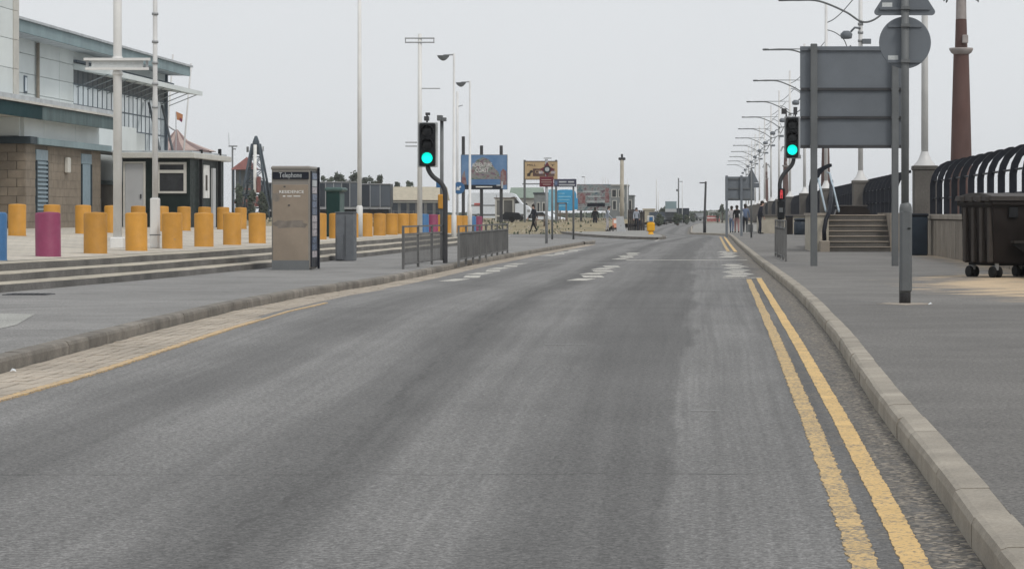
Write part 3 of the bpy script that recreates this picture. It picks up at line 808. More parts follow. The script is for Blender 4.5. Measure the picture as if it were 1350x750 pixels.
for k in range(nb):
    a = 102.05 + k*.814; b = a + .814; low = 3.85 if k >= 16 else 5.0
    segs = [(6.62,7.16,'dark_top_panel',M['sign_grey']),(5.78,6.55,'pane',M['glass']),(5.0,5.72,'pane',M['glass'])]  # top row of each bay is a plain darker grey panel
    if low < 4: segs.append((3.9,4.94,'pane',M['glass']))
    for z0, z1, nm, mt in segs: P_(MB().bx(-26.055,-26.03,a+.05,b-.05,z0,z1), nm, mt)
    P_(MB().bx(-26.05,-26.018,a-.03,a+.05,low-.05,7.18), 'mullion', M['mullion'])
for z0, y0 in ((6.585,102.05),(5.75,102.05),(4.97,102.05),(3.87,115.0)):
    P_(MB().bx(-26.05,-26.015,y0,119.15,z0-.03,z0+.03), 'transom', M['mullion'])
P_(MB().bx(-26.1,-25.9,119.1,119.3,.8,8.0), 'corner_post', M['mullion'])
mb = MB(); mb.prism([(-26.0,7.16),(-24.5,6.95),(-24.5,7.16),(-26.0,7.40)], 102, 120.5, 'Y'); P_(mb, 'canopy', M['panel_white'])
P_(MB().bx(-26.0,-25.85,102,120.4,7.45,7.55), 'canopy_rail', M['mullion'])
for k in range(11):
    Y = 102.4 + k*1.75
    mb = MB(); mb.tube([(-25.98,Y,6.45),(-24.6,Y,7.0)], .022, 6); P_(mb, 'bracket', M['bracket'])
for Y in (115.2, 118.0):
    P_(MB().tube([(-25.9,Y,6.4),(-25.2,Y,3.4)], .06, 6), 'strut', M['sign_grey'])
P_(MB().bx(-25.05,-24.95,86,119.8,7.86,8.28), 'fascia', M['fascia_grey'])
P_(MB().bx(-25.15,-24.85,86,120,8.29,8.38), 'gutter', M['roof_grey'])
mb = MB(); mb.prism([(-25.1,7.88),(-25.1,8.3),(-30,8.75),(-38,9.1),(-46,9.2),(-46,8.0),(-26.2,7.9)], 86, 119.8, 'Y'); P_(mb, 'roof', M['roof_grey'])

# ================================================================== GREEN CABIN
C = thing('site_cabin', 'dark green cabin with pale flat roof and white framed window beside the white building', 'cabin', (-21.3, 96, .78))
c_ = lambda mb, n, m: bw(mb, n, m, C)
c_(MB().bx(-22.6,-20,96,102.6,.70,3.4), 'wall', M['cabin_green'])
c_(MB().bx(-22.9,-19.75,95.65,103.0,3.41,3.62,.02), 'roof', M['cream'])
c_(MB().bx(-24.2,-19.9,95.9,102.8,3.63,3.70), 'roof_sheet', M['roof_grey'])
mb = MB(); mb.bx(-22.55,-22.48,95.93,96.01,.75,3.28); mb.bx(-21.78,-21.70,95.93,96.01,.75,3.28); mb.bx(-22.48,-21.78,95.93,96.01,3.2,3.28); c_(mb, 'door_frame', M['cream'])
d = c_(MB().bx(-22.47,-21.79,95.95,96.02,.76,3.19), 'door', M['grey_door']); c_(MB().box((-21.87,95.93,1.95),(.05,.05,.16)), 'door_handle', M['post_dark'])
x0, x1, z0, z1 = XP(208,96), XP(246,96), ZP(255,96), ZP(214,96)
c_(MB().bx(x0+.05,x1-.05,95.97,96.01,z0+.05,z1-.05), 'pane', M['dark_glass'])
mb = MB(); mb.bx(x0,x1,95.92,96.0,z1-.09,z1); mb.bx(x0,x1,95.92,96.0,z0,z0+.08); mb.bx(x0,x0+.08,95.92,96.0,z0+.08,z1-.09); mb.bx(x1-.1,x1,95.92,96.0,z0+.08,z1-.09); mb.bx(x0+.08,x1-.1,95.92,96.0,z1-.42,z1-.30)
c_(mb, 'window_frame', M['cream'])
for Y, zt in ((97.6, 3.78), (101.3, 3.9)):
    c_(MB().box((-19.9,Y,.7+(zt-.7)/2),(.12,.12,zt-.7)), 'post', M['signal_black'])
c_(MB().bx(-19.99,-19.93,98.3,99.4,1.9,3.2), 'poster', M['letter_white'])
c_(MB().bx(-19.98,-19.9,99.9,100.5,.75,3.1), 'side_door', M['grey_door'])
c_(MB().bx(-19.93,-19.91,98.6,98.9,2.2,2.8), 'poster_print', M['letter_dark'])

# ================================================================== BOLLARDS
def bollard_mesh(mat, r=.215, h=.785):
    mb = MB(); mb.lathe([(r+.012,0),(r+.012,.015),(r,.03),(r,h-.03),(r-.012,h-.008),(r-.04,h),(.02,h+.012)], seg=28)
    o = mb.build('bollard_body', mat); me = o.data; bpy.data.objects.remove(o); return me
BM = {c: bollard_mesh(M[c]) for c in ('yellow','purple','blue')}
def bollard(color, X, Y, z, label, group):
    o = bpy.data.objects.new(color + '_bollard', BM[color]); COL.objects.link(o)
    o.location = (X, Y, z - .01); o.rotation_euler = (random.uniform(-.012,.012), random.uniform(-.012,.012), random.uniform(0,6))
    return tag(o, label, 'bollard', group)
colors = {-1:'blue', 0:'purple', 17:'blue', 18:'purple', 23:'blue', 24:'purple'}
special = {-1:'blue bollard cut by the left edge of the picture', 0:'large near purple bollard beside the left edge of the picture',
           17:'blue bollard seen just right of the tall white pole with crossbars', 18:'purple bollard behind the first guard railing panel',
           23:'blue bollard behind the farther guard railing', 24:'purple bollard behind the farther guard railing'}
ny = 0; nfar = 0
for k in range(-1, 25):
    if k in (7, 8): continue                 # wholly hidden by the telephone kiosk
    Y = 43.4 + 3.33*k; c = colors.get(k, 'yellow'); X = -11.5
    if c == 'yellow':
        if k < 7: lab = 'yellow bollard, %s of the front row after the near purple one' % ORD[k-1]
        elif k < 17: lab = 'yellow bollard, %s of the front row right of the telephone kiosk' % ORD[k-9]
        else: lab = 'yellow bollard, %s after the far purple one behind the guard railings' % ORD[k-19]
    else: lab = special[k]
    bollard(c, X, Y, plaza_z(X, Y), lab, 'front row of round bollards')
for k in range(10):
    Y = 62 + 3.27*k; X = -17.2
    bollard('yellow', X, Y, plaza_z(X, Y), 'yellow bollard, %s from the left of the back row' % ORD[k], 'back row of round bollards')

# ================================================================== WHITE POLES ON THE PLAZA
def zfoot(X, Y): return plaza_z(X, Y)
Y = 52.5; X = XP(155, Y); z0 = zfoot(X, Y)
t = thing('white_pole', 'thick white pole with paired crossbars in front of the white building', 'pole', (X, Y, z0))
MB().tube([(0,0,0),(0,0,9.5)], [.09,.085], 14).build('shaft', M['white_paint'], t)
MB().box((0,0,.11),(.27,.27,.24), bev=.02).build('base_box', M['white_paint'], t)
zz = ZP(79, Y) - z0; z2 = ZP(91.5, Y) - z0; hw = .69
MB().box((.02,-.13,zz),(2*hw,.09,.055)).build('crossbar', M['white_paint'], t)
MB().box((.02,-.13,z2),(2*hw-.06,.09,.05)).build('crossbar', M['white_paint'], t)
for q_ in (-hw+.08, hw-.05): MB().box((q_,-.1,(zz+z2)/2),(.05,.04,zz-z2-.05)).build('bar_link', M['galv'], t)
MB().box((.02,-.1,(zz+z2)/2),(2*hw-.3,.03,(zz-z2)-.06)).build('bar_panel', M['sticker'], t)
for q0, q1 in ((z2-.13,z2-.05),(zz-.03,zz+.06)): MB().tube([(0,0,q0),(0,0,q1)], .105, 14).build('collar', M['white_paint'], t)
Y = 53.7; X = XP(204.5, Y); z0 = zfoot(X, Y)
t = thing('white_pole', 'slim banded white pole with thick square base right of the crossbar pole', 'pole', (X, Y, z0))
mb = MB(); mb.tube([(0,0,1.0),(0,0,3.2),(0,0,3.3),(0,0,9.5)], [.062,.058,.05,.045], 10); mb.build('shaft', M['mast_white'], t)
MB().box((0,0,.54),(.185,.185,1.08), bev=.02).build('base_box', M['white_paint'], t)
for zq in (3.0,3.5,3.95,4.4,5.0): MB().tube([(0,0,zq),(0,0,zq+.05)], .07, 10).build('band', M['galv'], t)
MB().box((0,0,.29),(.195,.195,.02)).build('band', M['post_grey'], t)
Y = 82.5; X = XP(474, Y); z0 = zfoot(X, Y)
t = thing('white_pole', 'slim white pole with thick base right of the telephone kiosk', 'pole', (X, Y, z0))
MB().tube([(0,0,.9),(0,0,8.5)], [.075,.06], 10).build('shaft', M['white_paint'], t)
MB().tube([(0,0,0),(0,0,1.0),(0,0,1.04)], [.105,.105,.07], 12).build('base_sleeve', M['white_paint'], t)
Y = 90.0; X = XP(553.5, Y); z0 = zfoot(X, Y)
t = thing('white_pole', 'white pole with short crossbars behind the left green traffic light', 'pole', (X, Y, z0))
MB().tube([(0,0,0),(0,0,ZP(45,Y)-z0)], [.095,.07], 12).build('shaft', M['white_paint'], t)
for yy in (51, 56.5): MB().box((0,-.05,ZP(yy,Y)-z0),(1.06,.05,.045)).build('crossbar', M['galv'], t)
for q_ in (-.51, .51): MB().box((q_,-.05,ZP(53.7,Y)-z0),(.03,.04,.2)).build('bar_link', M['galv'], t)
for yy in (188, 193): MB().box((-.31,0,ZP(yy,Y)-z0),(.42,.04,.04)).build('bracket', M['galv'], t)
MB().box((.4,0,ZP(117,Y)-z0),(.66,.04,.035)).build('bracket', M['galv'], t)

def street_lamp(x, Y, ytop, headx, label, white=True):
    X = XP(x, Y); z0 = verge_z(X, Y) if Y > 140 else (plaza_z(X, Y) if X < -11 else .12)
    hgt = ZP(ytop, Y) - z0
    t = thing('street_lamp', label, 'street lamp', (X, Y, z0), 0, 'lamp columns on the left')
    MB().tube([(0,0,0),(0,0,1.1),(0,0,1.15),(0,0,hgt)], [.1,.1,.065,.04], 10).build('column', M['mast_white'], t)
    dx = XP(headx, Y) - X
    MB().tube([(0,0,hgt-.04),(dx*.75,0,hgt-.06)], .03, 6).build('arm', M['galv'], t)
    mb = MB(); n = 12; L = abs(dx)*.9
    vs = []; fs = []
    for i in range(n + 1):
        u = i / n; xx = dx*.35 + dx*.85*u; hgt_ = .20 * math.sin(math.pi * min(1, max(.04, u*1.0)))**.7
        for (yy, zz_) in ((-.12,0),(.12,0),(.09,-hgt_),(-.09,-hgt_)): vs.append((xx, yy*(.4+.6*math.sin(math.pi*max(.05,min(.95,u)))), hgt - .07 + zz_))
    for i in range(n):
        for k in range(4): fs.append((i*4+k, i*4+(k+1)%4, (i+1)*4+(k+1)%4, (i+1)*4+k))
    fs += [(0,1,2,3), (n*4+3,n*4+2,n*4+1,n*4)]
    mb.add(vs, fs); mb.build('lamp_head', M['post_grey'], t)
    return t
street_lamp(598.5, 95.7, 71, 580, 'taller looking white lamp column right of the left traffic light')
street_lamp(619.5, 115, 107, 604, 'white lamp column standing in front of the blue billboard')
Y = 150; X = XP(603, Y)
t = thing('sign_post', 'grey post with a round blue direction sign left of the blue billboard', 'sign post', (X, Y, 0))
MB().tube([(0,0,-.1),(0,0,ZP(121,Y))], .07, 8).build('post', M['mast_white'], t)
MB().tube([(0,0,ZP(141,Y)),(.32,0,ZP(139,Y))], .03, 6).build('arm', M['galv'], t)
Mr = Matrix.Translation((.1,-.1,ZP(248,Y))) @ Matrix.Rotation(R(90), 4, 'X')
MB().lathe([(.36,-.01),(.36,.01)], seg=24, M=Mr).build('sign_face', M['blue'], t)
mb = MB(); mb.prism([(-.05,-.15),(.05,-.15),(.05,.02),(.15,.02),(0,.2),(-.15,.02),(-.05,.02)], 0, .01, 'Y')
o = mb.build('arrow', M['letter_white'], t, (.1,-.13,ZP(248,Y))); o.rotation_euler = (0, R(-130), 0)

# ================================================================== TELEPHONE KIOSK
Y = 51.0; x0, x1 = XP(357, Y), XP(409.5, Y); wdt = x1 - x0; dep = 1.02; kh = ZP(219, Y) - .12
K = thing('telephone_kiosk', 'grey brown telephone kiosk with a dark sign band and advert side panel', 'telephone kiosk', ((x0+x1)/2, Y, .12))
MB().box((0,dep/2,kh/2),(wdt-.03,dep,kh-.04), bev=.03).build('body', M['kiosk_frame'], K)
mb = MB(); mb.box((0,dep/2,kh-.045),(wdt,dep+.03,.09), bev=.03); mb.build('roof_cap', M['kiosk_frame'], K)
MB().box((0,-.012,kh*.42),(wdt-.09,.03,kh*.80), bev=.006).build('front_panel', M['kiosk'], K)
MB().box((0,-.014,kh-.195),(wdt-.07,.035,.145), bev=.004).build('sign_band', M['navy'], K)
text('sign_lettering', 'Telephone', .15, (0,-.036,kh-.19), M['letter_grey'], K, width=.46)
text('advert_lettering', 'RESIDENCE', .085, (.02,-.031,kh-.53), M['letter_white'], K, width=.5)
for a, b in ((-.13,.05),(-.02,.09),(.13,.14)): MB().box((a,-.028,kh-.615),(b,.004,.018)).build('advert_small_print', M['letter_white'], K)
for xa, za, sx, sz in ((-.02,kh*.44,.64,.16),(-.29,kh-.63,.16,.17)):
    mb = MB(); n = 18; poly = []
    for i in range(n):
        tt = 2*math.pi*i/n; rr = 1 + .18*random.uniform(-1,1); poly.append((xa + sx/2*math.copysign(abs(math.cos(tt))**.6, math.cos(tt))*rr, za + sz/2*math.copysign(abs(math.sin(tt))**.6, math.sin(tt))*rr))
    mb.prism(poly, -.029, -.0285, 'Y'); mb.build('smear', M['kiosk_smear'], K)
for xa, za in ((-.12,kh-.42),(-.03,kh-.8)): MB().box((xa,-.03,za),(.04,.012,.025)).build('lock', M['post_dark'], K)
MB().box((0,-.012,.10),(wdt-.05,.035,.2)).build('plinth', M['post_grey'], K)
sx = wdt/2
MB().box((sx-.005,dep/2,kh*.5-.02),(.03,dep-.14,kh-.16)).build('side_frame', M['navy'], K)
rnd = random.Random(4)
for i in range(12):
    z = .25 + i*.145; MB().box((sx+.013,dep*.42,z+.07),(.01,dep*.55,.13)).build('advert_panel', M[rnd.choice(['ad_blue','ad_pale','ad_blue','ad_pale','letter_grey'])], K)
MB().box((sx+.02,dep-.1,kh/2),(.04,.08,kh-.02)).build('edge_post', M['navy'], K)

# ================================================================== CABINETS
Y = 61.0; x0, x1 = XP(442, Y), XP(466, Y); z = 0.12; hh = ZP(281, Y) - z
t = thing('utility_cabinet', 'short grey metal utility cabinet standing at the foot of the steps', 'cabinet', ((x0+x1)/2, Y, z))
MB().box((0,.28,hh/2),(x1-x0,.56,hh), bev=.02).build('body', M['cab_grey'], t)
MB().box((0,.28,hh+.012),(x1-x0+.03,.6,.03), bev=.01).build('lid', M['cab_grey'], t)
MB().box((-.11,-.03,.34),(.16,.05,.62), bev=.01).build('side_box', M['cab_grey'], t)
MB().box((0.02,-.006,hh*.52),(.01,.012,hh*.86)).build('door_joint', M['post_dark'], t)
MB().box(((x1-x0)/2+.006,.2,hh*.72),(.012,.05,.08)).build('lock', M['galv'], t)
Y = 80.0; x0, x1 = XP(430, Y), XP(447, Y); z = plaza_z(-12, Y); hh = ZP(252, Y) - z
t = thing('green_pillar', 'dark green pillar cabinet with a rounded pale cap on the plaza', 'cabinet', ((x0+x1)/2, Y, z))
MB().box((0,.55,hh/2),(x1-x0,1.1,hh), bev=.02).build('body', M['cab_green'], t)
MB().box((.03,.55,hh+.05),(x1-x0+.16,1.25,.14), bev=.05).build('cap', M['cab_green_side'], t)
MB().box(((x1-x0)/2+.01,.55,hh*.5),(.02,.96,hh*.9)).build('side_door', M['cab_green_side'], t)

# ================================================================== GUARD RAILINGS
def railing(pts, label, h=.9, npan=3, mat=M['rail_grey']):
    A, Bp = Vector(pts[0]), Vector(pts[1]); L = (Bp - A).length; d = (Bp - A).normalized()
    t = thing('guard_railing', label, 'railing', A, 0, 'pedestrian guard railings')
    ang = math.atan2(d.y, d.x)
    loc = lambda s, zz: d*s + Vector((0,0,zz))
    for i in range(npan + 1):
        s = L*i/npan
        MB().box(loc(s, h/2 - .03), (.05,.05,h+.06), ang).build('post', mat, t)
    for zz in (h-.02, h*.80, .1):
        MB().box(loc(L/2, zz), (L,.03,.035), ang).build('rail', mat, t)
    mb = MB(); s = .1
    while s < L:
        mb.box(loc(s, (.1 + h*.80)/2), (.010,.010,h*.80-.1), ang); s += .125
    tag(mb.build('balusters', mat, t), kind='stuff')
    return t
railing([G(531.5,355,.12), G(586,346.5,.12)], 'shorter nearer guard railing left of the left traffic light pole', .9, 3)
railing([G(604.5,348,.12), G(669,334,.12)], 'longer farther guard railing right of the left traffic light pole', .88, 8)
railing([G(1036,345,.12), G(1022.5,338,.12)], 'narrow guard railing beside the right traffic light pole', 1.0, 4)

# ================================================================== TRAFFIC LIGHTS
def signal(x, y, head, pole, base, label, side):
    """head: pixel box, pole: pixel polyline from head down to the ground"""
    Bp = G(*base, .12); Y = Bp.y
    t = thing('traffic_light', label, 'traffic light', Bp)
    L = lambda px, py, dy=0: W(px, py, Y) - Bp + Vector((0, dy, 0))
    pts = [L(px, py) for px, py in pole]
    # smooth the crank
    sm = []
    for i in range(len(pts) - 1):
        p0 = pts[max(i-1,0)]; p1 = pts[i]; p2 = pts[i+1]; p3 = pts[min(i+2,len(pts)-1)]
        for k in range(6):
            u = k/6; sm.append(.5*((2*p1) + (p2-p0)*u + (2*p0-5*p1+4*p2-p3)*u*u + (3*p1-p0-3*p2+p3)*u**3))
    sm.append(pts[-1]); sm.append(Vector((pts[-1].x, pts[-1].y, -.05)))
    MB().tube(sm, .057, 10).build('pole', M['post_dark'], t)
    a = L(head[0], head[3], -.12); b = L(head[2], head[1], -.12)
    cx, cz = (a.x+b.x)/2, (a.z+b.z)/2; wd, hg = b.x-a.x, b.z-a.z
    MB().box((cx,-.02,cz),(wd,.03,hg), bev=.01).build('backing_board', M['sticker'] if side=='l' else M['galv'], t)
    MB().box((cx,-.10,cz),(wd*.78,.17,hg*.95), bev=.02).build('housing', M['signal_black'], t)
    for k in range(3):
        z = cz + hg*(.30 - .30*k); r = min(wd*.33, hg*.125)
        Mr = Matrix.Translation((cx,-.185,z)) @ Matrix.Rotation(R(90), 4, 'X')
        lens = MB().lathe([(r,-.01),(r*.95,.01),(r*.6,.028),(.005,.035)], seg=24, M=Mr).build('lens', M['green_lamp'] if k == 2 else M['dark_glass'], t)
        mb = MB(); n = 14; vs = []; fs = []
        for i in range(n + 1):
            th = R(-15 + 210*i/n); ln = .17*max(.1, math.sin(max(0.0, min(math.pi, th + .12)) ))**.6 + .02
            for rr in (r*1.05, r*1.14):
                vs.append((cx + rr*math.cos(th), -.185, z + rr*math.sin(th))); vs.append((cx + rr*math.cos(th), -.185-ln, z + rr*math.sin(th)))
        for i in range(n):
            o4 = i*4
            fs += [(o4,o4+1,o4+5,o4+4),(o4+2,o4+6,o4+7,o4+3),(o4+1,o4+3,o4+7,o4+5)]
        mb.add(vs, fs); mb.build('hood', M['signal_black'], t)
    return t, L, Bp, Y
tl, L, Bp, Y = signal(0, 0, (551,161.5,577.5,220.5), [(564,216),(565,224),(571,233),(581,241),(586,250),(587,262),(587,300),(587,346)], (587,347), 'left traffic light showing green on a cranked dark pole by the railings', 'l')
mb = MB(); mb.box(L(562.5,156.5),(.10,.22,.10)); mb.box(L(564,150.5),(.10,.12,.06)); mb.build('detector', M['post_dark'], tl)
MB().tube([L(563,149),L(563,164)], .022, 6).build('detector_stem', M['post_dark'], tl)
MB().box(L(553.2,191,-.06),(.03,.05,1.03)).build('side_strip', M['galv'], tl)
Y2 = 62.0; X2 = XP(582.5, Y2)
t = thing('detector_pole', 'thin dark grey pole with a camera on top beside the left traffic light', 'pole', (X2, Y2, .12))
MB().tube([(0,0,-.03),(0,0,ZP(158,Y2)-.12)], .045, 8).build('pole', M['post_grey'], t)
mb = MB(); mb.box((-.04,-.05,ZP(156,Y2)-.12),(.12,.3,.13)); mb.box((.07,-.12,ZP(158,Y2)-.12),(.1,.2,.09)); mb.build('camera', M['post_grey'], t)
MB().box((-.08,-.04,ZP(243,Y2)-.12),(.11,.03,.17)).build('blue_plate', M['blue'], t)
MB().box((-.02,-.07,ZP(266,Y2)-.12),(.13,.12,.36), bev=.02).build('yellow_box', M['yellow'], t)

tr, L, Bp, Y = signal(0, 0, (1034,154,1054.5,209), [(1046,206),(1046,212),(1043,219),(1033,230),(1028.5,240),(1028,252),(1028,290),(1028,338)], (1028,338.5), 'right traffic light showing green on a cranked pole in front of the large sign back', 'r')
MB().box(L(1050,207,-.05),(.24,.06,.10)).build('bracket', M['galv'], tr)
mb = MB(); mb.box(L(1033.5,147),(.13,.25,.14)); mb.box(L(1048.5,146.5),(.10,.2,.2)); mb.build('detector', M['post_dark'], tr)
for q_ in (1033.5+3, 1048.5): MB().tube([L(q_,145),L(q_,157)], .022, 6).build('detector_stem', M['post_dark'], tr)
MB().box(L(1030,256,-.09),(.19,.14,.30), bev=.02).build('pedestrian_signal', M['signal_black'], tr)
mb = MB(); rm = L(1030,255,-.17)
mb.tube([rm+Vector((0,0,.045)), rm+Vector((0,0,.085))], .028, 8); mb.box(rm,(.07,.01,.1)); mb.box(rm+Vector((-.02,0,-.09)),(.025,.01,.1)); mb.box(rm+Vector((.02,0,-.09)),(.025,.01,.1)); mb.build('red_figure', M['red_lamp'], tr)
MB().box(L(1029.5,277,-.09),(.19,.13,.50), bev=.02).build('push_button_box', M['signal_black'], tr)
MB().box(L(1029.5,277,-.165),(.1,.01,.12)).build('push_button_panel', M['post_grey'], tr)

# ================================================================== RIGHT SIGNS
Y = 31.9; Bp = G(1193, 400, .12)
t = thing('sign_pole', 'near grey sign pole with backs of a round sign and a triangular sign', 'sign pole', Bp)
L = lambda px, py, dy=0: W(px, py, Bp.y) - Bp + Vector((0, dy, 0))
MB().tube([(0,0,-.05),(0,0,.45)], .073, 16).build('base_sleeve', M['post_dark'], t)
MB().tube([L(1193,386),L(1193,345)], .074, 16).build('lower_sleeve', M['post_grey'], t)
mb = MB(); mb.box(L(1194,331),(.155,.15,1.06), bev=.03); mb.build('feeder_box', M['post_grey'], t)
mb = MB(); mb.lathe([(.082,-.02),(.08,.03),(.07,.075),(.045,.1)], tuple(L(1194,277.5)), 14); mb.build('box_cap', M['post_grey'], t)
MB().box(L(1198,301,-.08),(.04,.01,.015)).build('lock', M['signal_black'], t)
MB().tube([L(1193.2,300),L(1193.2,-70)], .05, 14).build('shaft', M['post_grey'], t)
c = L(1193.7, 56, .075); r = 34.3*Bp.y/F
Mr = Matrix.Translation(c) @ Matrix.Rotation(R(90), 4, 'X')
MB().lathe([(r-.006,-.012),(r,-.008),(r,.008),(r-.006,.012)], seg=56, M=Mr, smooth=False).build('round_sign_plate', M['sign_grey'], t)
for yy, hw in ((34, 22), (81, 23)):
    MB().box(L(1193.5,yy,.055),(2*hw*Bp.y/F,.02,.035)).build('mounting_channel', M['sign_grey'], t)
    MB().box(L(1193.5,yy,-.005),(.115,.13,.04)).build('pole_clip', M['post_grey'], t)
MB().box(L(1178,76,.06),(.13,.006,.055)).build('sticker', M['sticker'], t)
k = Bp.y/F; poly = []
for cxp, cyp, a0 in ((1193.3,-40,30),(1157.5,15.5,150),(1229,15.5,270)):
    for i in range(7):
        th = R(a0 + 120*i/6); cc = L(cxp, cyp); poly.append((cc.x + 4.5*k*math.cos(th), cc.z + 4.5*k*math.sin(th)))
MB().prism(poly, .065, .085, 'Y').build('triangle_sign_plate', M['sign_grey'], t)
MB().box(L(1193.4,11,.05),(66*k,.02,.035)).build('mounting_channel', M['sign_grey'], t)
MB().box(L(1193.5,11,-.005),(.115,.13,.04)).build('pole_clip', M['post_grey'], t)
MB().box(L(1170,6.5,.06),(.13,.006,.06)).build('sticker', M['sticker'], t)

Y = 55.0
t = thing('direction_sign', 'large grey back of a road sign on two posts at the right footway', 'sign', (XP(1118,Y), Y, .12))
O = Vector(t.location); L = lambda px, py, dy=0: W(px, py, Y) - O + Vector((0, dy, 0))
a, b = L(1055,195.5), L(1199,61)
for y0, y1 in ((61,117),(117.6,154.5),(155,195.5)):
    p0, p1 = L(1055,y1), L(1199,y0)
    MB().bx(p0.x,p1.x,.10,.125,p0.z,p1.z,.004).build('sign_plank', M['sign_grey'], t)
for yy in (65, 117.5, 155, 193):
    p0, p1 = L(1056,yy), L(1198,yy)
    MB().bx(p0.x,p1.x,.055,.10,p0.z-.028,p0.z+.028).build('channel', M['post_dark'] if yy != 65 else M['sign_grey'], t)
for px in (1073, 1180):
    q = L(px, 58); MB().box((q.x,0,q.z/2-.04),(.15,.1,q.z+.08), bev=.015).build('post', M['post_grey'], t)
    for yy in (65,117.5,155,193): MB().box((q.x,0.02,L(px,yy).z),(.175,.12,.04)).build('clip', M['post_grey'], t)

Y = 132.0
t = thing('direction_sign', 'smaller farther grey sign back on two posts beside the walking people', 'sign', (XP(976,Y), Y, .12))
O = Vector(t.location); L = lambda px, py, dy=0: W(px, py, Y) - O + Vector((0, dy, 0))
for y0, y1 in ((233,248.5),(249,264.5)):
    p0, p1 = L(956,y1), L(994.5,y0); MB().bx(p0.x,p1.x,.1,.14,p0.z,p1.z).build('sign_plank', M['sign_grey'], t)
for px in (958, 977.5):
    q = L(px, 231.5); MB().box((q.x,0,q.z/2-.04),(.13,.1,q.z+.08)).build('post', M['sign_grey'], t)
for yy in (236,248.7,262):
    p0, p1 = L(956.5,yy), L(994,yy); MB().bx(p0.x,p1.x,.05,.1,p0.z-.03,p0.z+.03).build('channel', M['post_grey'], t)
Y = 122.0
t = thing('warning_sign', 'back of a triangular warning sign with plate below on a slim post', 'sign', (XP(990.5,Y), Y, .12))
O = Vector(t.location); L = lambda px, py, dy=0: W(px, py, Y) - O + Vector((0, dy, 0))
q = L(990.5,222); MB().tube([(0,0,-.05),(q.x,0,q.z)], .045, 8).build('post', M['post_grey'], t)
pp = [L(991,222),L(1000.5,241),L(981.5,241)]
MB().prism([(v.x,v.z) for v in pp], .06, .08, 'Y').build('triangle_plate', M['sign_grey'], t)
p0, p1 = L(981,247.5), L(1001,241.5); MB().bx(p0.x,p1.x,.06,.08,p0.z,p1.z).build('lower_plate', M['sign_grey'], t)
p0, p1 = L(984,306), L(993,296); MB().bx(p0.x,p1.x,.05,.07,p0.z,p1.z).build('low_plate', M['post_grey'], t)
#--PART4--
# ================================================================== SEA WALL, STAIR, FENCES, PIERS
WX = 6.15
wl = thing('sea_wall', 'ribbed concrete sea wall with a coping behind the wheeled bin', 'wall', (WX, 60, .12))
bw(MB().bx(WX+.06, WX+.42, 20, 73.5, -.05, 1.12), 'wall_core', M['concrete_dark'], wl)
rng = random.Random(3)
Y = 20.0
pan = None
while Y < 73.3:
    mb = MB(); yl = min(1.96, 73.4 - Y)
    mb.bx(WX+.02, WX+.07, Y, Y+yl, .0, 1.10)
    n = 6
    for i in range(n):
        mb.bx(WX - rng.uniform(.0,.012), WX+.03, Y + yl*(i+.12)/n, Y + yl*(i+.88)/n, .02, 1.09)
    bw(mb, 'wall_panel', M['concrete'], wl)
    bw(MB().bx(WX-.05, WX+.5, Y+.005, Y+yl+.035, 1.12, 1.26, .015), 'coping_stone', M['concrete'], wl); Y += 2.0

def post_mesh():
    cl = [(0,0),(0,.5),(0,.85),(.04,1.06),(.13,1.25),(.27,1.39),(.44,1.48),(.54,1.50)]; hw = [.08,.08,.08,.078,.074,.067,.058,.048]
    Lp, Rp = [], []
    for i, (x, z) in enumerate(cl):
        a = Vector(cl[max(i-1,0)]); b = Vector(cl[min(i+1,len(cl)-1)]); d = (b-a).normalized(); n = Vector((-d.y, d.x))
        Lp.append((x + n.x*hw[i], z + n.y*hw[i])); Rp.append((x - n.x*hw[i], z - n.y*hw[i]))
    mb = MB(); n = len(cl); vs = [(p[0],-.03,p[1]) for p in Lp+Rp] + [(p[0],.03,p[1]) for p in Lp+Rp]; fs = []
    for i in range(n-1):
        fs += [(i,i+1,n+i+1,n+i),(2*n+i,3*n+i,3*n+i+1,2*n+i+1),(i,2*n+i,2*n+i+1,i+1),(n+i,n+i+1,3*n+i+1,3*n+i)]
    fs += [(0,n,3*n,2*n),(n-1,3*n-1,4*n-1,2*n-1)]
    mb.add(vs, fs); o = mb.build('post', M['rail_black']); me = o.data; bpy.data.objects.remove(o); return me
PM = post_mesh()
def fence(X, y0, y1, z, label, pitch=2.1):
    t = thing('promenade_fence', label, 'fence', (X, y0, z), 0, 'black curved promenade fences')
    n = max(1, int(round((y1-y0)/pitch)))
    for i in range(n+1): inst(PM, 'post', t, (0, (y1-y0)*i/n, 0))
    for (dx, zz) in ((.04,.45),(.05,.95)):
        MB().tube([(dx,-.02,zz),(dx,y1-y0+.02,zz)], .026, 6).build('rail', M['rail_black'], t)
    return t
fence(WX+.25, 36, 72.4, 1.26, 'black curved top fence on the sea wall above the wheeled bin')
PY = [73.6 + 31.7*k for k in range(13)]
fence(WX+.25, 87, PY[1]-.6, 1.25, 'black curved top fence at the head of the stair')
for k in range(1, 7):
    fence(WX+.25, PY[k]+.7, PY[k+1]-.6, 1.25, 'black curved top fence between the %s and %s piers' % (ORD[k], ORD[k+1]))

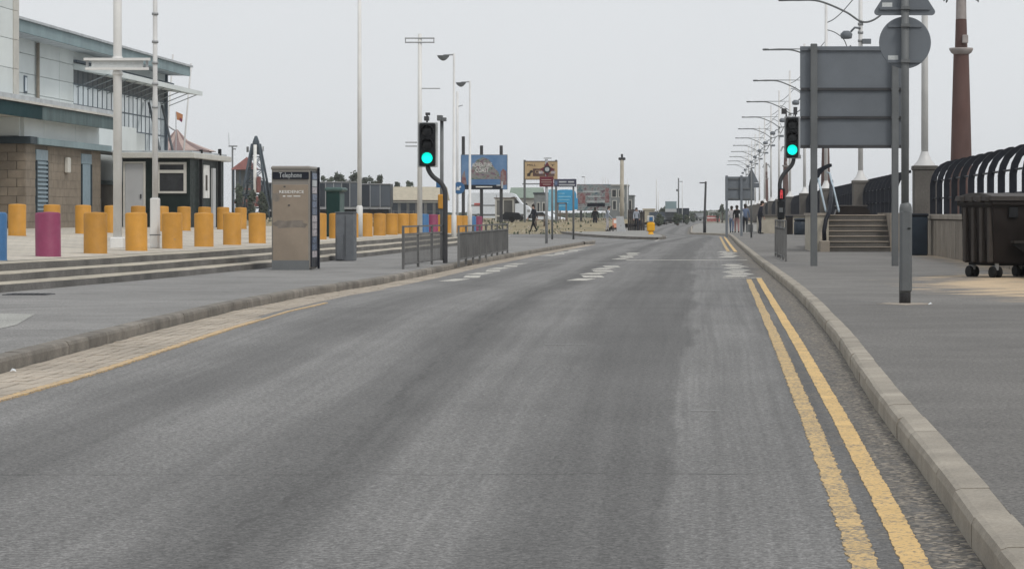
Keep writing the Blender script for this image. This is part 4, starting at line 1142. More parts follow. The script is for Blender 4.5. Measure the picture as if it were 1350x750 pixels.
blockm = thing('stair_block', 'concrete stair of seven steps rising to the promenade behind the large sign posts', 'stair', (4.5, 76, .12))
x0, x1 = XP(1093.5, 76), XP(1174, 76)
for i in range(7):
    y0 = 76 + .30*i
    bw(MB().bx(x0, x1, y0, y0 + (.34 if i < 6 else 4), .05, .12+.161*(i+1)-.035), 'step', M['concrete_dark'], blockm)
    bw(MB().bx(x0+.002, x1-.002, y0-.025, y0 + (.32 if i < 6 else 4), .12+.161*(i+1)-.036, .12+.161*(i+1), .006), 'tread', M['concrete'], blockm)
bw(MB().bx(x0-.52, x0-.004, 76.4, 82, .05, 1.22), 'cheek_wall', M['concrete_pale'], blockm)
bw(MB().bx(x0-.56, x0-.004, 76.35, 82, 1.222, 1.3), 'coping_stone', M['concrete'], blockm)
bw(MB().bx(x0-.30, x0-.006, 75.7, 76.39, .05, .46, .02), 'pedestal', M['concrete'], blockm)
bw(MB().bx(x1+.004, 6.3, 76.2, 82, .05, 1.3), 'cheek_wall', M['concrete'], blockm)
mb = MB(); mb.tube([(x0-.15,76.05,.46),(x0-.16,76.05,.75),(x0-.10,76.1,1.1),(x0+.02,76.4,1.35),(x0+.1,77,1.75),(x0+.18,78.6,2.3)], .065, 8); bw(mb, 'curved_newel', M['rail_black'], blockm)
for dx in (-.28, .12):
    bw(MB().tube([(x0+dx+.2,76.6,1.35),(x0+dx+.02,78.8,2.55),(x0+dx+.02,80.5,2.6)], .033, 8), 'handrail', M['rail_blue'], blockm)
for i in range(4): inst(PM, 'fence_post', blockm, Vector((x0-.35, 78.5 + .9*i, 1.3)) - Vector(blockm.location))
bw(MB().bx(x0, 6.3, 79.9, 90, .05, 1.2), 'landing', M['concrete'], blockm)
t = thing('upturned_boat', 'low dark brown covered object lying at the head of the stair', 'cover', (XP(1124,80), 80, 1.25))
mb = MB(); mb.prism([(-.55,0),(.55,0),(.56,.12),(.40,.24),(-.25,.26),(-.5,.16)], 0, 1.2, 'Y'); mb.build('cover_body', M['bin_brown'], t)
MB().box((-.02,.6,.275),(1.0,1.25,.05), bev=.02).build('cover_lid', M['bin_lid'], t)
# wall beyond the stair
t = thing('sea_wall', 'far stretch of concrete sea wall beyond the stair', 'wall', (WX, 91, .12))
bw(MB().bx(WX, WX+.4, 90.1, 330, -.05, 1.12), 'wall_core', M['concrete'], t)
bw(MB().bx(WX-.05, WX+.5, 90.1, 330, 1.122, 1.25), 'coping', M['concrete'], t)
t = thing('stair_block', 'pale beige concrete block end behind the far litter bins', 'wall', (4.6, 150, .12))
bw(MB().bx(XP(1004,150), WX-.06, 150, 166, -.05, 1.14), 'wall_core', M['concrete_pale'], t)
bw(MB().bx(XP(1003,150), WX-.06, 149.9, 166, 1.142, 1.27), 'coping', M['concrete_dark'], t)

# lighting masts on piers
def arc(pts, n=8):
    P = [Vector(p) for p in pts]; out = []
    for i in range(len(P)-1):
        p0 = P[max(i-1,0)]; p1 = P[i]; p2 = P[i+1]; p3 = P[min(i+2,len(P)-1)]
        for k in range(n):
            u = k/n; out.append(.5*((2*p1) + (p2-p0)*u + (2*p0-5*p1+4*p2-p3)*u*u + (3*p1-p0-3*p2+p3)*u**3))
    out.append(P[-1]); return out
PZ = 2.68
def make_mast():
    t = thing('lighting_mast', 'x', 'lamp mast', (0,0,0))
    z = lambda a: a - PZ
    MB().lathe([(.33,0),(.30,.05),(.20,.17),(.13,.34),(.11,.42)], seg=18).build('base_cone', M['mast_white'], t)
    MB().tube([(0,0,.4),(0,0,z(7)),(0,0,z(12.75))], [.105,.095,.075], 12).build('shaft', M['mast_white'], t)
    MB().tube([(-3.45,0,z(10.27)),(-2.6,0,z(10.30)),(0,0,z(10.30))], [.02,.035,.02], 6).build('tie_bar', M['post_grey'], t)
    MB().tube(arc([(-3.45,0,z(10.25)),(-2.7,0,z(10.26)),(-1.75,0,z(10.22)),(-.65,0,z(9.78)),(0,-.12,z(9.36)),(.5,-.12,z(9.40)),(1.0,-.08,z(9.8)),(1.35,0,z(10.5))]), [.045]*57, 6).build('sweeping_arm', M['post_grey'], t)
    MB().tube(arc([(.06,0,z(11.75)),(.45,0,z(11.95)),(.95,0,z(12.4)),(1.55,0,z(13.1))]), [.03]*25, 6).build('scroll', M['post_grey'], t)
    MB().tube(arc([(.06,0,z(11.35)),(.5,0,z(11.2)),(.95,0,z(10.85)),(1.15,0,z(10.4))]), [.03]*25, 6).build('scroll', M['post_grey'], t)
    MB().lathe([(.02,.06),(.16,.05),(.2,0),(.1,-.05)], (-3.3,0,z(10.27)), 12).build('lamp', M['post_grey'], t)
    mb = MB(); mb.tube([(0,-.1,z(9.07)),(-.25,-.1,z(9.1)),(-.42,-.1,z(8.92))], .05, 6); mb.lathe([(.12,.18),(.26,.05),(.22,-.14),(.1,-.16)], (-.6,-.1,z(8.78)), 10); mb.build('floodlight', M['sign_grey'], t)
    mb = MB(); mb.box((.25,-.1,z(8.52)),(.36,.3,.2)); mb.build('floodlight', M['sign_grey'], t)
    for zz in (9.2, 8.85, 8.5): MB().tube([(0,0,z(zz)),(0,0,z(zz)+.1)], .12, 10).build('collar', M['galv'], t)
    return t
proto = make_mast(); pier_proto = None
def make_pier():
    t = thing('concrete_pier', 'x', 'pier', (0,0,0))
    MB().box((0,0,(PZ-.12-.12)/2),(.68,.68,PZ-.12-.10), bev=.02).build('pier_body', M['concrete_dark'], t)
    MB().box((0,0,PZ-.12-.06),(.74,.74,.13), bev=.02).build('pier_cap', M['concrete_dark'], t)
    return t
pier = make_pier()
for k, Y in enumerate(PY):
    m = proto if k == 0 else copy_tree(proto); p = pier if k == 0 else copy_tree(pier)
    m.location = (WX+.12, Y, PZ); p.location = (WX+.12, Y, .12)
    # the near mast is plain: its floodlights point to the sea
    nm = 'nearest white mast on a pier right of the round sign' if k == 0 else 'white lighting mast with sweeping arms, %s along the sea wall' % ORD[k]
    tag(m, nm, 'lamp mast', 'white lighting masts along the promenade')
    tag(p, 'concrete pier under the %s' % ('nearest white mast' if k == 0 else '%s white mast along the sea wall' % ORD[k]), 'pier', 'concrete piers of the sea wall')

# rust columns
def make_column():
    t = thing('rust_column', 'x', 'column', (0,0,0))
    z = lambda a: a - 1.2
    mb = MB(); mb.lathe([(.40,0),(.335,1.8),(.30,3.2),(.245,z(6.35))], seg=4*6); mb.build('lower_shaft', M['rust'], t)
    mb = MB(); mb.lathe([(.25,0),(.33,.06),(.38,.15),(.38,.2),(.24,.21)], (0,0,z(6.33)), 20); mb.build('collar', M['stone_cap'], t)
    mb = MB(); mb.lathe([(.20,0),(.175,.9)], (0,0,z(6.54)), 20); mb.build('upper_shaft', M['rust'], t)
    mb = MB(); mb.lathe([(.172,0),(.15,1.1),(.12,1.3)], (0,0,z(7.45)), 20); mb.build('pale_top', M['stone_cap'], t)
    for a in range(6):
        th = a*math.pi/3 + .3
        MB().tube(arc([(0.1*math.cos(th),.1*math.sin(th),z(8.35)),(.35*math.cos(th),.35*math.sin(th),z(8.5)),(.6*math.cos(th),.6*math.sin(th),z(8.0))]), [.04]*9+[.03]*7+[.01], 6).build('spike', M['post_grey'], t)
    MB().box((.1,-.26,z(6.8)),(.18,.2,.26), bev=.02).build('lamp_box', M['stone_cap'], t)
    return t
cp = make_column()
for k, Y in enumerate((79.5, 174, 268, 362)):
    o = cp if k == 0 else copy_tree(cp); o.location = (7.93, Y, 1.2)
    tag(o, ['tall rust brown tapered column with a collar behind the black fence', 'rust brown column standing behind the large grey sign post',
            'rust brown column behind the right traffic light pole', 'short looking far rust column above the standing dark figure'][k], 'column', 'rust brown columns on the promenade')

# ================================================================== BINS
nc = G(1309, 366.5, .12); ang = R(27)
t = thing('wheeled_bin', 'large dark brown four wheeled bin on the sandy right footway', 'bin', nc, ang)
Lb, Db, Hb = 1.30, 1.05, 1.10; zbm = .26
mb = MB()
a0, a1 = .06, .0
vs = [(.05,.05,zbm),(Lb-.05,.05,zbm),(Lb-.05,Db-.05,zbm),(.05,Db-.05,zbm),(0,0,zbm+Hb),(Lb,0,zbm+Hb),(Lb,Db,zbm+Hb),(0,Db,zbm+Hb)]
mb.add(vs, [(0,3,2,1),(4,5,6,7),(0,1,5,4),(1,2,6,5),(2,3,7,6),(3,0,4,7)]); mb.build('tub', M['bin_brown'], t)
mb = MB(); mb.box((Lb/2,Db/2,zbm+Hb-.03),(Lb+.12,Db+.12,.09), bev=.02); mb.build('rim', M['bin_brown'], t)
vs = []; fs = []; n = 8
for i in range(n+1):
    y = -.08 + (Db+.16)*i/n; zc = .06 + .10*math.sin(math.pi*(.12+.8*i/n))
    vs += [(-.09,y,zbm+Hb+.02),(-.07,y,zbm+Hb+zc),(Lb+.07,y,zbm+Hb+zc),(Lb+.09,y,zbm+Hb+.02)]
for i in range(n):
    for k in range(3): fs.append((i*4+k, i*4+k+1, (i+1)*4+k+1, (i+1)*4+k))
    fs.append((i*4+3,i*4,(i+1)*4,(i+1)*4+3))
fs += [(0,1,2,3),(n*4+3,n*4+2,n*4+1,n*4)]
mb = MB(); mb.add(vs, fs); mb.build('lid', M['bin_lid'], t)
for i in range(4): MB().box((-.085,.05+i*.27,zbm+Hb+.05),(.06,.12,.11), bev=.015).build('lid_lug', M['bin_lid'], t)
for yy in (.10,.36,.62,.9):
    mb = MB(); mb.box((-.012+.02,yy,zbm+Hb*.46),(.10,.09,Hb*.9), bev=.02); mb.build('rib', M['bin_rib'], t)
MB().box((.42,-.02,zbm+Hb*.82),(.2,.05,.2), bev=.02).build('catch_plate', M['signal_black'], t)
mb = MB(); mb.prism([(.38,zbm+.36),(1.4,zbm+.36),(1.4,zbm+.0),(.95,zbm+.02),(.6,zbm+.2),(.38,zbm+.33)], -.1, -.04, 'Y'); mb.build('lift_bracket', M['rubber'], t)
mb = MB(); mb.bx(.36,1.42,-.14,-.02,zbm+.36,zbm+.40); mb.build('lift_ledge', M['bin_lid'], t)
for (wx, wy) in ((.14,.13),(Lb-.15,.13),(.14,Db-.16),(Lb-.15,Db-.16)):
    for dx in (-.06,.06):
        Mr = Matrix.Translation((wx+dx,wy,.1)) @ Matrix.Rotation(R(90), 4, 'Y')
        MB().lathe([(.1,-.03),(.105,-.02),(.105,.02),(.1,.03)], seg=16, M=Mr).build('wheel', M['rubber'], t)
    MB().box((wx,wy,.2),(.07,.12,.13)).build('castor_fork', M['galv'], t)
MB().box((Lb/2,Db/2,zbm-.02),(Lb-.2,Db-.2,.05)).build('under_frame', M['rubber'], t)

def litter_bin(x, ybase, r, h, mat, label, square=False):
    p = G(x, ybase, .12); t = thing('litter_bin', label, 'bin', p)
    if square:
        MB().box((0,0,h/2),(2*r,2*r,h), bev=.03).build('bin_body', mat, t); MB().box((0,0,h+.04),(2*r+.05,2*r+.05,.09), bev=.03).build('bin_lid', M['rail_black'], t)
    else:
        mb = MB(); mb.lathe([(r*.92,0),(r,.05),(r,h*.78),(r*.96,h*.79)], seg=20); mb.build('bin_body', mat, t)
        mb = MB(); mb.lathe([(r*.9,h*.78),(r*.9,h*.88),(r*1.03,h*.89),(r*1.03,h*.95),(r*.7,h),(.02,h*1.01)], seg=20); mb.build('bin_lid', mat, t)
    return t
litter_bin(1211, 336.5, .24, 1.08, M['bin_navy'], 'dark navy litter bin at the end of the sea wall behind the sign pole', True)
litter_bin(1055, 309.5, .36, .92, M['bin_navy'], 'round dark blue litter bin behind the right traffic light')
litter_bin(1040.5, 309, .20, .98, M['bin_brown'], 'narrow dark brown bin left of the round blue bin', True)
p = G(1064.5, 322, .12); t = thing('timber_post', 'short thin dark post in front of the stair cheek wall', 'post', p)
MB().box((0,0,.42),(.09,.09,.86), bev=.01).build('post_body', M['post_dark'], t); MB().box((0,0,.88),(.11,.11,.05)).build('post_cap', M['post_dark'], t)

# ================================================================== PEOPLE
def person(X, Y, z, h, facing, top, bottom, label, stride=.12, arms=.18, lean=0.0, bag=None, hairm='hair', shoes='cl_black', bulk=1.0):
    t = thing('person', label, 'person', (X, Y, z), facing)
    k = h/1.75; V = []; E = []; Rd = []
    def add(p, r, par=None):
        V.append((p[0]*k, (p[1] + lean*max(0,p[2]-.9))*k, p[2]*k)); Rd.append(r*k)
        if par is not None: E.append((par, len(V)-1))
        return len(V)-1
    pel = add((0,0,.95), .135*bulk); sp = add((0,.01,1.13), .12*bulk, pel); ch = add((0,.0,1.32), .145*bulk, sp); nk = add((0,-.01,1.49), .055, ch)
    hd = add((0,-.03,1.58), .085, nk); tp = add((0,-.025,1.67), .085, hd); add((0,-.02,1.74), .05, tp)
    for s in (-1, 1):
        sh = add((s*.17,0,1.41), .065*bulk, ch); el = add((s*.235, s*arms*.35+.02, 1.14), .05*bulk, sh); wr = add((s*.24, s*arms-.06, .91), .034, el)
        hn = add((s*.24, s*arms-.09, .84), .033, wr); add((s*.237, s*arms-.11, .77), .022, hn)
        hp = add((s*.085,0,.88), .095*bulk, pel); kn = add((s*.095, -s*stride*.35-.03, .49), .068, hp); an = add((s*.095, -s*stride+.02*abs(stride), .10), .045, kn)
        he = add((s*.097, -s*stride, .045), .042, an); add((s*.11, -s*stride-.17, .035), .034, he)
    me = bpy.data.meshes.new('body'); me.from_pydata(V, E, []); o = bpy.data.objects.new('body', me); COL.objects.link(o)
    md = o.modifiers.new('skin', 'SKIN'); md.use_smooth_shade = True; o.modifiers.new('sub', 'SUBSURF').levels = 1
    for i, sv in enumerate(me.skin_vertices[0].data): sv.radius = (Rd[i], Rd[i]*.8 if i < 3 else Rd[i]); sv.use_root = (i == 0)
    bpy.context.view_layer.update()
    m2 = bpy.data.meshes.new_from_object(o.evaluated_get(bpy.context.evaluated_depsgraph_get())); bpy.data.objects.remove(o)
    m2.materials.clear()
    for q in (top, bottom, 'skin', shoes): m2.materials.append(M[q])
    for pl in m2.polygons:
        c = pl.center/k; zz = c.z; pl.use_smooth = True
        ax = abs(c.x)
        if zz > 1.47: mi = 2
        elif ax > .17 and zz < .90: mi = 2
        elif zz > .94 or ax > .2: mi = 0
        elif zz < .09: mi = 3
        else: mi = 1
        pl.material_index = mi
    bo = bpy.data.objects.new('body', m2); COL.objects.link(bo); bo.parent = t
    mb = MB(); ly = lean*.72
    mb.lathe([(.098,0),(.107,.05),(.09,.11),(.05,.145),(.01,.15)], (0,.0,1.615), 12)
    mb.box((0,.05,1.57),(.15,.09,.16), bev=.03)
    mb.v = [(a*k, (b+ly-.02)*k, c*k) for a, b, c in mb.v]; mb.build('hair', M[hairm], t)
    fm = MB()
    fm.box((0,-.135+ly,1.60),(.025,.035,.04), bev=.008); fm.v = [(a*k,b*k,c*k) for a,b,c in fm.v]; fm.build('nose', M['skin'], t)
    for s in (-1,1):
        fm = MB()
        for i in range(4): fm.tube([(s*(.225+.0*i), s*arms-.13+i*.018, .80), (s*.222, s*arms-.135+i*.02, .735+.008*abs(i-1.5))], [.009,.007], 5)
        fm.tube([(s*.235, s*arms-.125, .845), (s*.21, s*arms-.165, .80)], [.01,.008], 5)
        fm.v = [(a*k,(b+lean*0)*k,c*k) for a,b,c in fm.v]; fm.build('hand_fingers', M['skin'], t)
    if bag:
        MB().box((.30*k,.02,.62*k),(.1,.3,.34), bev=.03).build('bag', M[bag], t)
    return t
def pfoot(x, y, z): q = G(x, y, z); return q.x, q.y, z
X, Y, z = pfoot(703.5, 305.5, .12); person(X, Y, z, 1.80, R(-60), 'cl_dark', 'cl_black', 'person in dark clothes walking below the ochre board', .26, .22)
X, Y, z = pfoot(784.5, 303.3, .12); person(X, Y, z, 1.66, R(180), 'cl_black', 'cl_dark', 'person in black seen from behind left of the roadworks boards', .07, .06, bulk=1.1)
X, Y, z = pfoot(800.5, 305, .12); person(X, Y, z, 1.70, R(90), 'cl_grey', 'cl_pale', 'person in pale grey top and light trousers beside the leaning boards', .08, .3, lean=-.12)
X, Y, z = pfoot(839, 304, .12); person(X, Y, z, 1.62, R(10), 'cl_grey', 'cl_dark', 'person in pale top and dark trousers walking toward the camera near the beacon', .22, .2, bag='cl_dark')
X, Y, z = pfoot(964.5, 307, .12); person(X, Y, z, 1.66, R(170), 'cl_pale', 'cl_blue', 'person in a pale top walking away left of the far sign posts', .15, .15)
X, Y, z = pfoot(971.5, 307.2, .12); person(X, Y, z, 1.70, R(185), 'cl_black', 'cl_pink', 'person in a black top and pinkish trousers between the far sign posts', .15, .15)
X, Y, z = pfoot(982.5, 306.5, .12); person(X, Y, z, 1.80, R(175), 'cl_blue', 'cl_dark', 'person in a pale blue top half hidden by the warning sign post', .1, .15)
X, Y, z = pfoot(1001.5, 308.5, .12); person(X, Y, z, 1.93, R(95), 'cl_dark', 'cl_dark', 'tall person in a long dark coat standing by the pale block end', .06, .12, lean=-.16, bulk=1.2)

# ================================================================== FAR LEFT BACKDROP
def leafy(name, label, X, Y, z, rx, rz, hgt, n, mat, group=None, trunk=True, seed=0):
    rng = random.Random(seed); t = thing(name, label, 'tree' if trunk else 'bush', (X, Y, z), 0, group)
    th = max(.3, hgt - rz)
    mb = MB(); mb.tube([(0,0,-.2),(.05,0,th*.5),(0,.05,th)], [.16,.12,.07], 7)
    for i in range(5):
        a = rng.uniform(0,6.28); mb.tube([(0,0,th*.6),(math.cos(a)*rx*.3,math.sin(a)*rx*.3,th),(math.cos(a)*rx*.6,math.sin(a)*rx*.6,th+rz*.5)], [.07,.05,.02], 5)
    mb.build('trunk', M['bark'], t)
    mb = MB(); cl = []
    for i in range(14):
        a = rng.uniform(0,6.28); r_ = rng.uniform(.0,.75); zz = rng.uniform(-.75,.85)
        cl.append((math.cos(a)*rx*r_*math.sqrt(1-zz*zz*.7), math.sin(a)*rx*r_*.8, hgt - rz + zz*rz, rng.uniform(.25,.5)))
    for i in range(n):
        c = rng.choice(cl); d = Vector((rng.gauss(0,1), rng.gauss(0,1), rng.gauss(0,1))).normalized()*rng.uniform(.3,1.1)
        p = Vector((c[0]+d.x*c[3]*rx*.75, c[1]+d.y*c[3]*rx*.75, c[2]+d.z*c[3]*rz*.75))
        s = rng.uniform(.10,.24); u = Vector((rng.gauss(0,1),rng.gauss(0,1),rng.gauss(0,1))).normalized(); v = u.orthogonal().normalized()
        mb.add([p-u*s, p-v*s*.6, p+u*s, p+v*s*.6], [(0,1,2,3)])
    mb.build('crown', mat, t, recalc=False)
    return t
sd = 1
for (x, yt, Y, rxp, lab) in ((432,227,330,15,'leftmost bushy tree just right of the telephone kiosk roof'), (448,230,335,15,'low bushy tree behind the green pillar cabinet'), (465,227,330,16,'bushy tree behind the dark trailers left of the slim white pole'),
                             (487,233,340,13,'low tree behind the trailers right of the slim white pole'), (499,232,350,9,'small tree at the left end of the pale roofed shed'), (524,240,360,8,'small bush above the pale shed roof'), (541,238,365,9,'round bush above the shed roof left of the traffic light')):
    X = XP(x, Y); zt = ZP(yt, Y); rx = rxp*Y/F; rz = min(1.9, rx*1.2)
    leafy('bushy_tree', lab, X, Y, .6, rx, rz, zt-.6, 900, M['leaf'], 'trees behind the fairground trailers', True, sd); sd += 1
for (x, yb, yt, Y, rxp, lab) in ((316,283,246,230,10,'bush left of the ride tower foot'), (330,283,252,225,12,'dark bush at the foot of the ride tower'), (345,283,256,228,9,'bush between the ride tower and the telephone kiosk')):
    X = XP(x, Y); zt = ZP(yt, Y); rx = rxp*Y/F; leafy('bush', lab, X, Y, .6, rx, (zt-.6)*.55, zt-.6, 800, M['leaf'], 'bushes below the ride tower', False, sd); sd += 1

# fairground trailers
def trailer(xa, xb, yt, ybt, Y, label, dark=False, panels=4):
    x0, x1 = XP(xa,Y), XP(xb,Y); z1, z0 = ZP(yt,Y), ZP(ybt,Y); g = .62
    t = thing('fairground_trailer', label, 'trailer', ((x0+x1)/2, Y, g)); wd = x1-x0; mt = M['trailer_dark'] if dark else M['trailer']
    MB().bx(-wd/2,wd/2,0,2.4,z0-g,z1-g,.04).build('body', mt, t)
    rng = random.Random(int(xa))
    for i in range(panels):
        a = -wd/2 + wd*i/panels; MB().bx(a+.04,a+wd/panels-.04,-.05,0,z0-g+.1,z1-g-.12).build('side_panel', M['trailer_dark'] if (i+int(dark)) % 3 == 1 else M['trailer'], t)
        MB().bx(a-.05,a+.03,-.09,-.0,z0-g,z1-g-.05).build('pillar', M['galv'], t)
    MB().bx(-wd/2,wd/2,-.1,2.45,z1-g+.003,z1-g+.10).build('roof_edge', M['galv'], t)
    MB().bx(-wd/2,wd/2,-.12,0,z0-g-.2,z0-g-.003).build('skirt', M['galv'], t)
    for xx in (-wd*.3, wd*.3):
        Mr = Matrix.Translation((xx,.1,.42)) @ Matrix.Rotation(R(90), 4, 'X'); MB().lathe([(.42,-.12),(.42,.12)], seg=16, M=Mr).build('wheel', M['rubber'], t)
    MB().bx(-wd/2+.2,wd/2-.2,.3,2.2,.35,z0-g-.21).build('chassis', M['van_plastic'], t)
trailer(345, 372, 242, 276, 262, 'grey trailer end showing left of the telephone kiosk', True, 2)
trailer(408, 472, 241, 273, 262, 'long grey fairground trailer between the kiosk and the slim white pole', False, 6)
trailer(475, 514.5, 243.5, 273, 268, 'dark fairground trailer right of the slim white pole', True, 3)
Y = 285.0; x0, x1 = XP(514,Y), XP(583,Y); g = .62
t = thing('pale_shed', 'long low shed with a pale cream pitched roof behind the yellow bollards', 'shed', ((x0+x1)/2, Y, g)); wd = x1-x0
ze, zt = ZP(264,Y)-g, ZP(246,Y)-g
MB().bx(-wd/2,wd/2,0,6,0,ze).build('wall', M['shed_wall'], t)
mb = MB(); mb.add([(-wd/2-.2,-.3,ze),(wd/2+.2,-.3,ze),(wd/2+.2,3.2,zt),(-wd/2-.2,3.2,zt),(-wd/2-.2,6.4,ze),(wd/2+.2,6.4,ze)], [(0,1,2,3),(3,2,5,4),(0,3,4),(1,5,2)]); mb.build('roof', M['shed_roof'], t)
for i in range(6): MB().bx(-wd/2+.25+i*wd/6, -wd/2+.25+i*wd/6+wd/9, -.06, -.005, .35, ze-.35).build('opening', M['trailer_dark'], t)
MB().bx(-wd/2,wd/2,-.1,-.01,ze-.28,ze-.1).build('eaves_board', M['cream'], t)
# low fence rail in front
for i in range(9): MB().box((-wd/2+i*wd/8,-2.5,.55),(.09,.09,1.1)).build('fence_post', M['post_grey'], t)
for zz in (.5,1.0): MB().box((0,-2.5,zz),(wd,.05,.06)).build('fence_rail', M['post_grey'], t)

# ride tower, hut and tent
Y = 250.0; cx = XP(337.5,Y); g = .62
t = thing('ride_tower', 'dark lattice ride tower with a white vertical tube left of the telephone kiosk', 'ride', (cx, Y, g)); zt = ZP(190,Y)-g
for sx in (-1,1):
    for sy in (-1,1): MB().tube([(sx*1.6,sy*1.4,0),(sx*.35,sy*.35,zt)], [.14,.11], 6).build('leg', M['ride_dark'], t)
for i in range(6):
    u0, u1 = i/6, (i+1)/6; w0, w1 = 1.55-1.2*u0, 1.55-1.2*u1
    for sy in (-1,1):
        for sg in (-1,1): MB().tube([(-sg*w0,sy*w0*.9,zt*u0),(sg*w1,sy*w1*.9,zt*u1)], .045, 5).build('brace', M['ride_dark'], t)
        MB().tube([(-w1,sy*w1*.9,zt*u1),(w1,sy*w1*.9,zt*u1)], .045, 5).build('brace', M['ride_dark'], t)
mb = MB(); mb.lathe([(.40,-.9),(.36,-.2),(.34,.35),(.2,.75),(.12,.95)], (0,0,zt-.15), 6); mb.build('head', M['ride_dark'], t)
for zq, wq in ((1.3,2.3),(2.6,1.9),(3.9,1.45)):
    MB().box((0,0,zq),(wq,1.6,.16)).build('deck', M['ride_dark'], t)
for a_, b_, c_, d_ in ((-.55,2.0,.5,.9),(.5,3.2,.45,.8),(-.3,3.3,.4,.7),(.7,1.8,.4,.6),(-.9,1.75,.4,.6),(-.2,4.5,.5,.6)): MB().box((a_,.2,b_),(c_,.5,d_), bev=.05).build('machinery', M['trailer'], t)
MB().tube([(.05,-1.0,1.2),(.05,-.75,zt-.1)], .17, 8).build('white_tube', M['letter_white'], t)
MB().box((-.8,-.2,zt-.55),(.2,.2,.55)).build('speaker', M['post_grey'], t); MB().box((.75,-.2,zt-.5),(.1,.2,.5)).build('panel', M['galv'], t)
for a,b,c_,d_ in ((.45,3.6,.4,1.6),(.6,2.0,.8,.9),(-.6,1.8,.4,.7),(.1,1.6,1.6,.35)): MB().box((a,-1.0,b),(c_,.3,d_), bev=.05).build('gondola', M['ride_red'], t)
Y = 262.0; cx = XP(323,Y)
t = thing('ride_hut', 'open hut with a dull red pyramid roof behind the ride tower', 'hut', (cx, Y, g))
ze = ZP(224,Y)-g; za = ZP(207,Y)-g
MB().bx(-.95,.95,-.2,.8,0,ze-.02).build('wall', M['house_grey'], t)
mb = MB(); mb.add([(-1.3,-1.15,ze),(1.3,-1.15,ze),(1.3,1.15,ze),(-1.3,1.15,ze),(.2,0,za)], [(0,1,4),(1,2,4),(2,3,4),(3,0,4),(3,2,1,0)]); mb.build('roof', M['ride_red'], t)
for a_ in (-1.0,-.35,.35,1.0): MB().box((a_,-.9,ze/2),(.14,.14,ze)).build('post', M['ride_dark'], t)
for zz in (ze*.35, ze*.62): MB().box((0,-.9,zz),(2.1,.1,.14)).build('rail', M['ride_red'], t)
Y = 262.0; cx = XP(306.5,Y)
t = thing('floodlight_mast', 'thin mast with a flat crossbar left of the ride tower', 'mast', (cx, Y, g)); zt = ZP(193,Y)-g
MB().tube([(0,0,0),(0,0,zt)], .09, 8).build('shaft', M['post_grey'], t); MB().box((0.05,0,zt),(.9,.15,.12)).build('crossbar', M['post_grey'], t)
MB().tube([(-.35,0,zt),(-.4,0,zt+1.4)], .025, 5).build('aerial', M['galv'], t); MB().box((.2,0,zt-.3),(.3,.15,.12)).build('lamp', M['post_grey'], t)
Y = 140.0; cx = XP(233,Y); g2 = .7; za = ZP(171,Y)-g2; ze = ZP(200,Y)-g2
t = thing('striped_tent', 'pinkish striped pointed tent roof behind the green cabin', 'tent', (cx, Y, g2)); n = 16
for i in range(n):
    a0, a1 = 2*math.pi*i/n, 2*math.pi*(i+1)/n; mb = MB(); pr = [(2.2,ze),(1.45,ze+.26),(.62,ze+.62),(.05,za)]
    vs = [(r_*math.cos(a),r_*math.sin(a),zz) for r_, zz in pr for a in (a0,a1)]
    mb.add(vs, [(0,1,3,2),(2,3,5,4),(4,5,7,6)]); mb.build('roof_gore', M['tent_pink'] if i % 2 else M['tent_brown'], t)
mb = MB(); mb.lathe([(1.95,0),(1.95,ze)], seg=16); mb.build('side_wall', M['tent_brown'], t)
MB().bx(-.6,2.2,-2.1,-1.9,ze-.25,ze+.02).build('valance', M['tent_brown'], t)
mb = MB(); mb.tube(arc([(-1.4,0,za+.6),(-.9,0,za+.55),(-.35,0,za+.1),(0,0,za-.1)]), .04, 5); mb.build('rope', M['galv'], t)
Y = 126.0
for xa, xb, ya, lab in ((238,252,84,'leaning thin white flagpole right of the canopy end'),(216,228,72,'leaning thin white flagpole against the corner of the white building')):
    p0 = W(xa,215,Y); p1 = W(xb,ya,Y); t = thing('flagpole', lab, 'flagpole', (p0.x, p0.y, .7))
    q = p1 - Vector((p0.x,p0.y,.7)); MB().tube([(-.15,0,0),(q.x,0,q.z)], .045, 6).build('shaft', M['mast_white'], t)
Y = 128.0; p0 = W(232,150,Y); t = thing('flag', 'small orange flag flying above the striped tent', 'flag', (p0.x, Y, .7))
zz = p0.z-.7; MB().tube([(0,0,0),(0,0,zz+.1)], .025, 5).build('staff', M['galv'], t)
mb = MB(); mb.prism([(.02,zz+.1),(.35,zz-.05),(.33,zz-.38),(.05,zz-.32)], -.012, .012, 'Y'); mb.build('cloth', M['flag_orange'], t)
MB().prism([(.2,zz-.2),(.33,zz-.3),(.31,zz-.45),(.18,zz-.36)], -.02, -.013, 'Y').build('cloth_corner', M['flag_dark'], t)

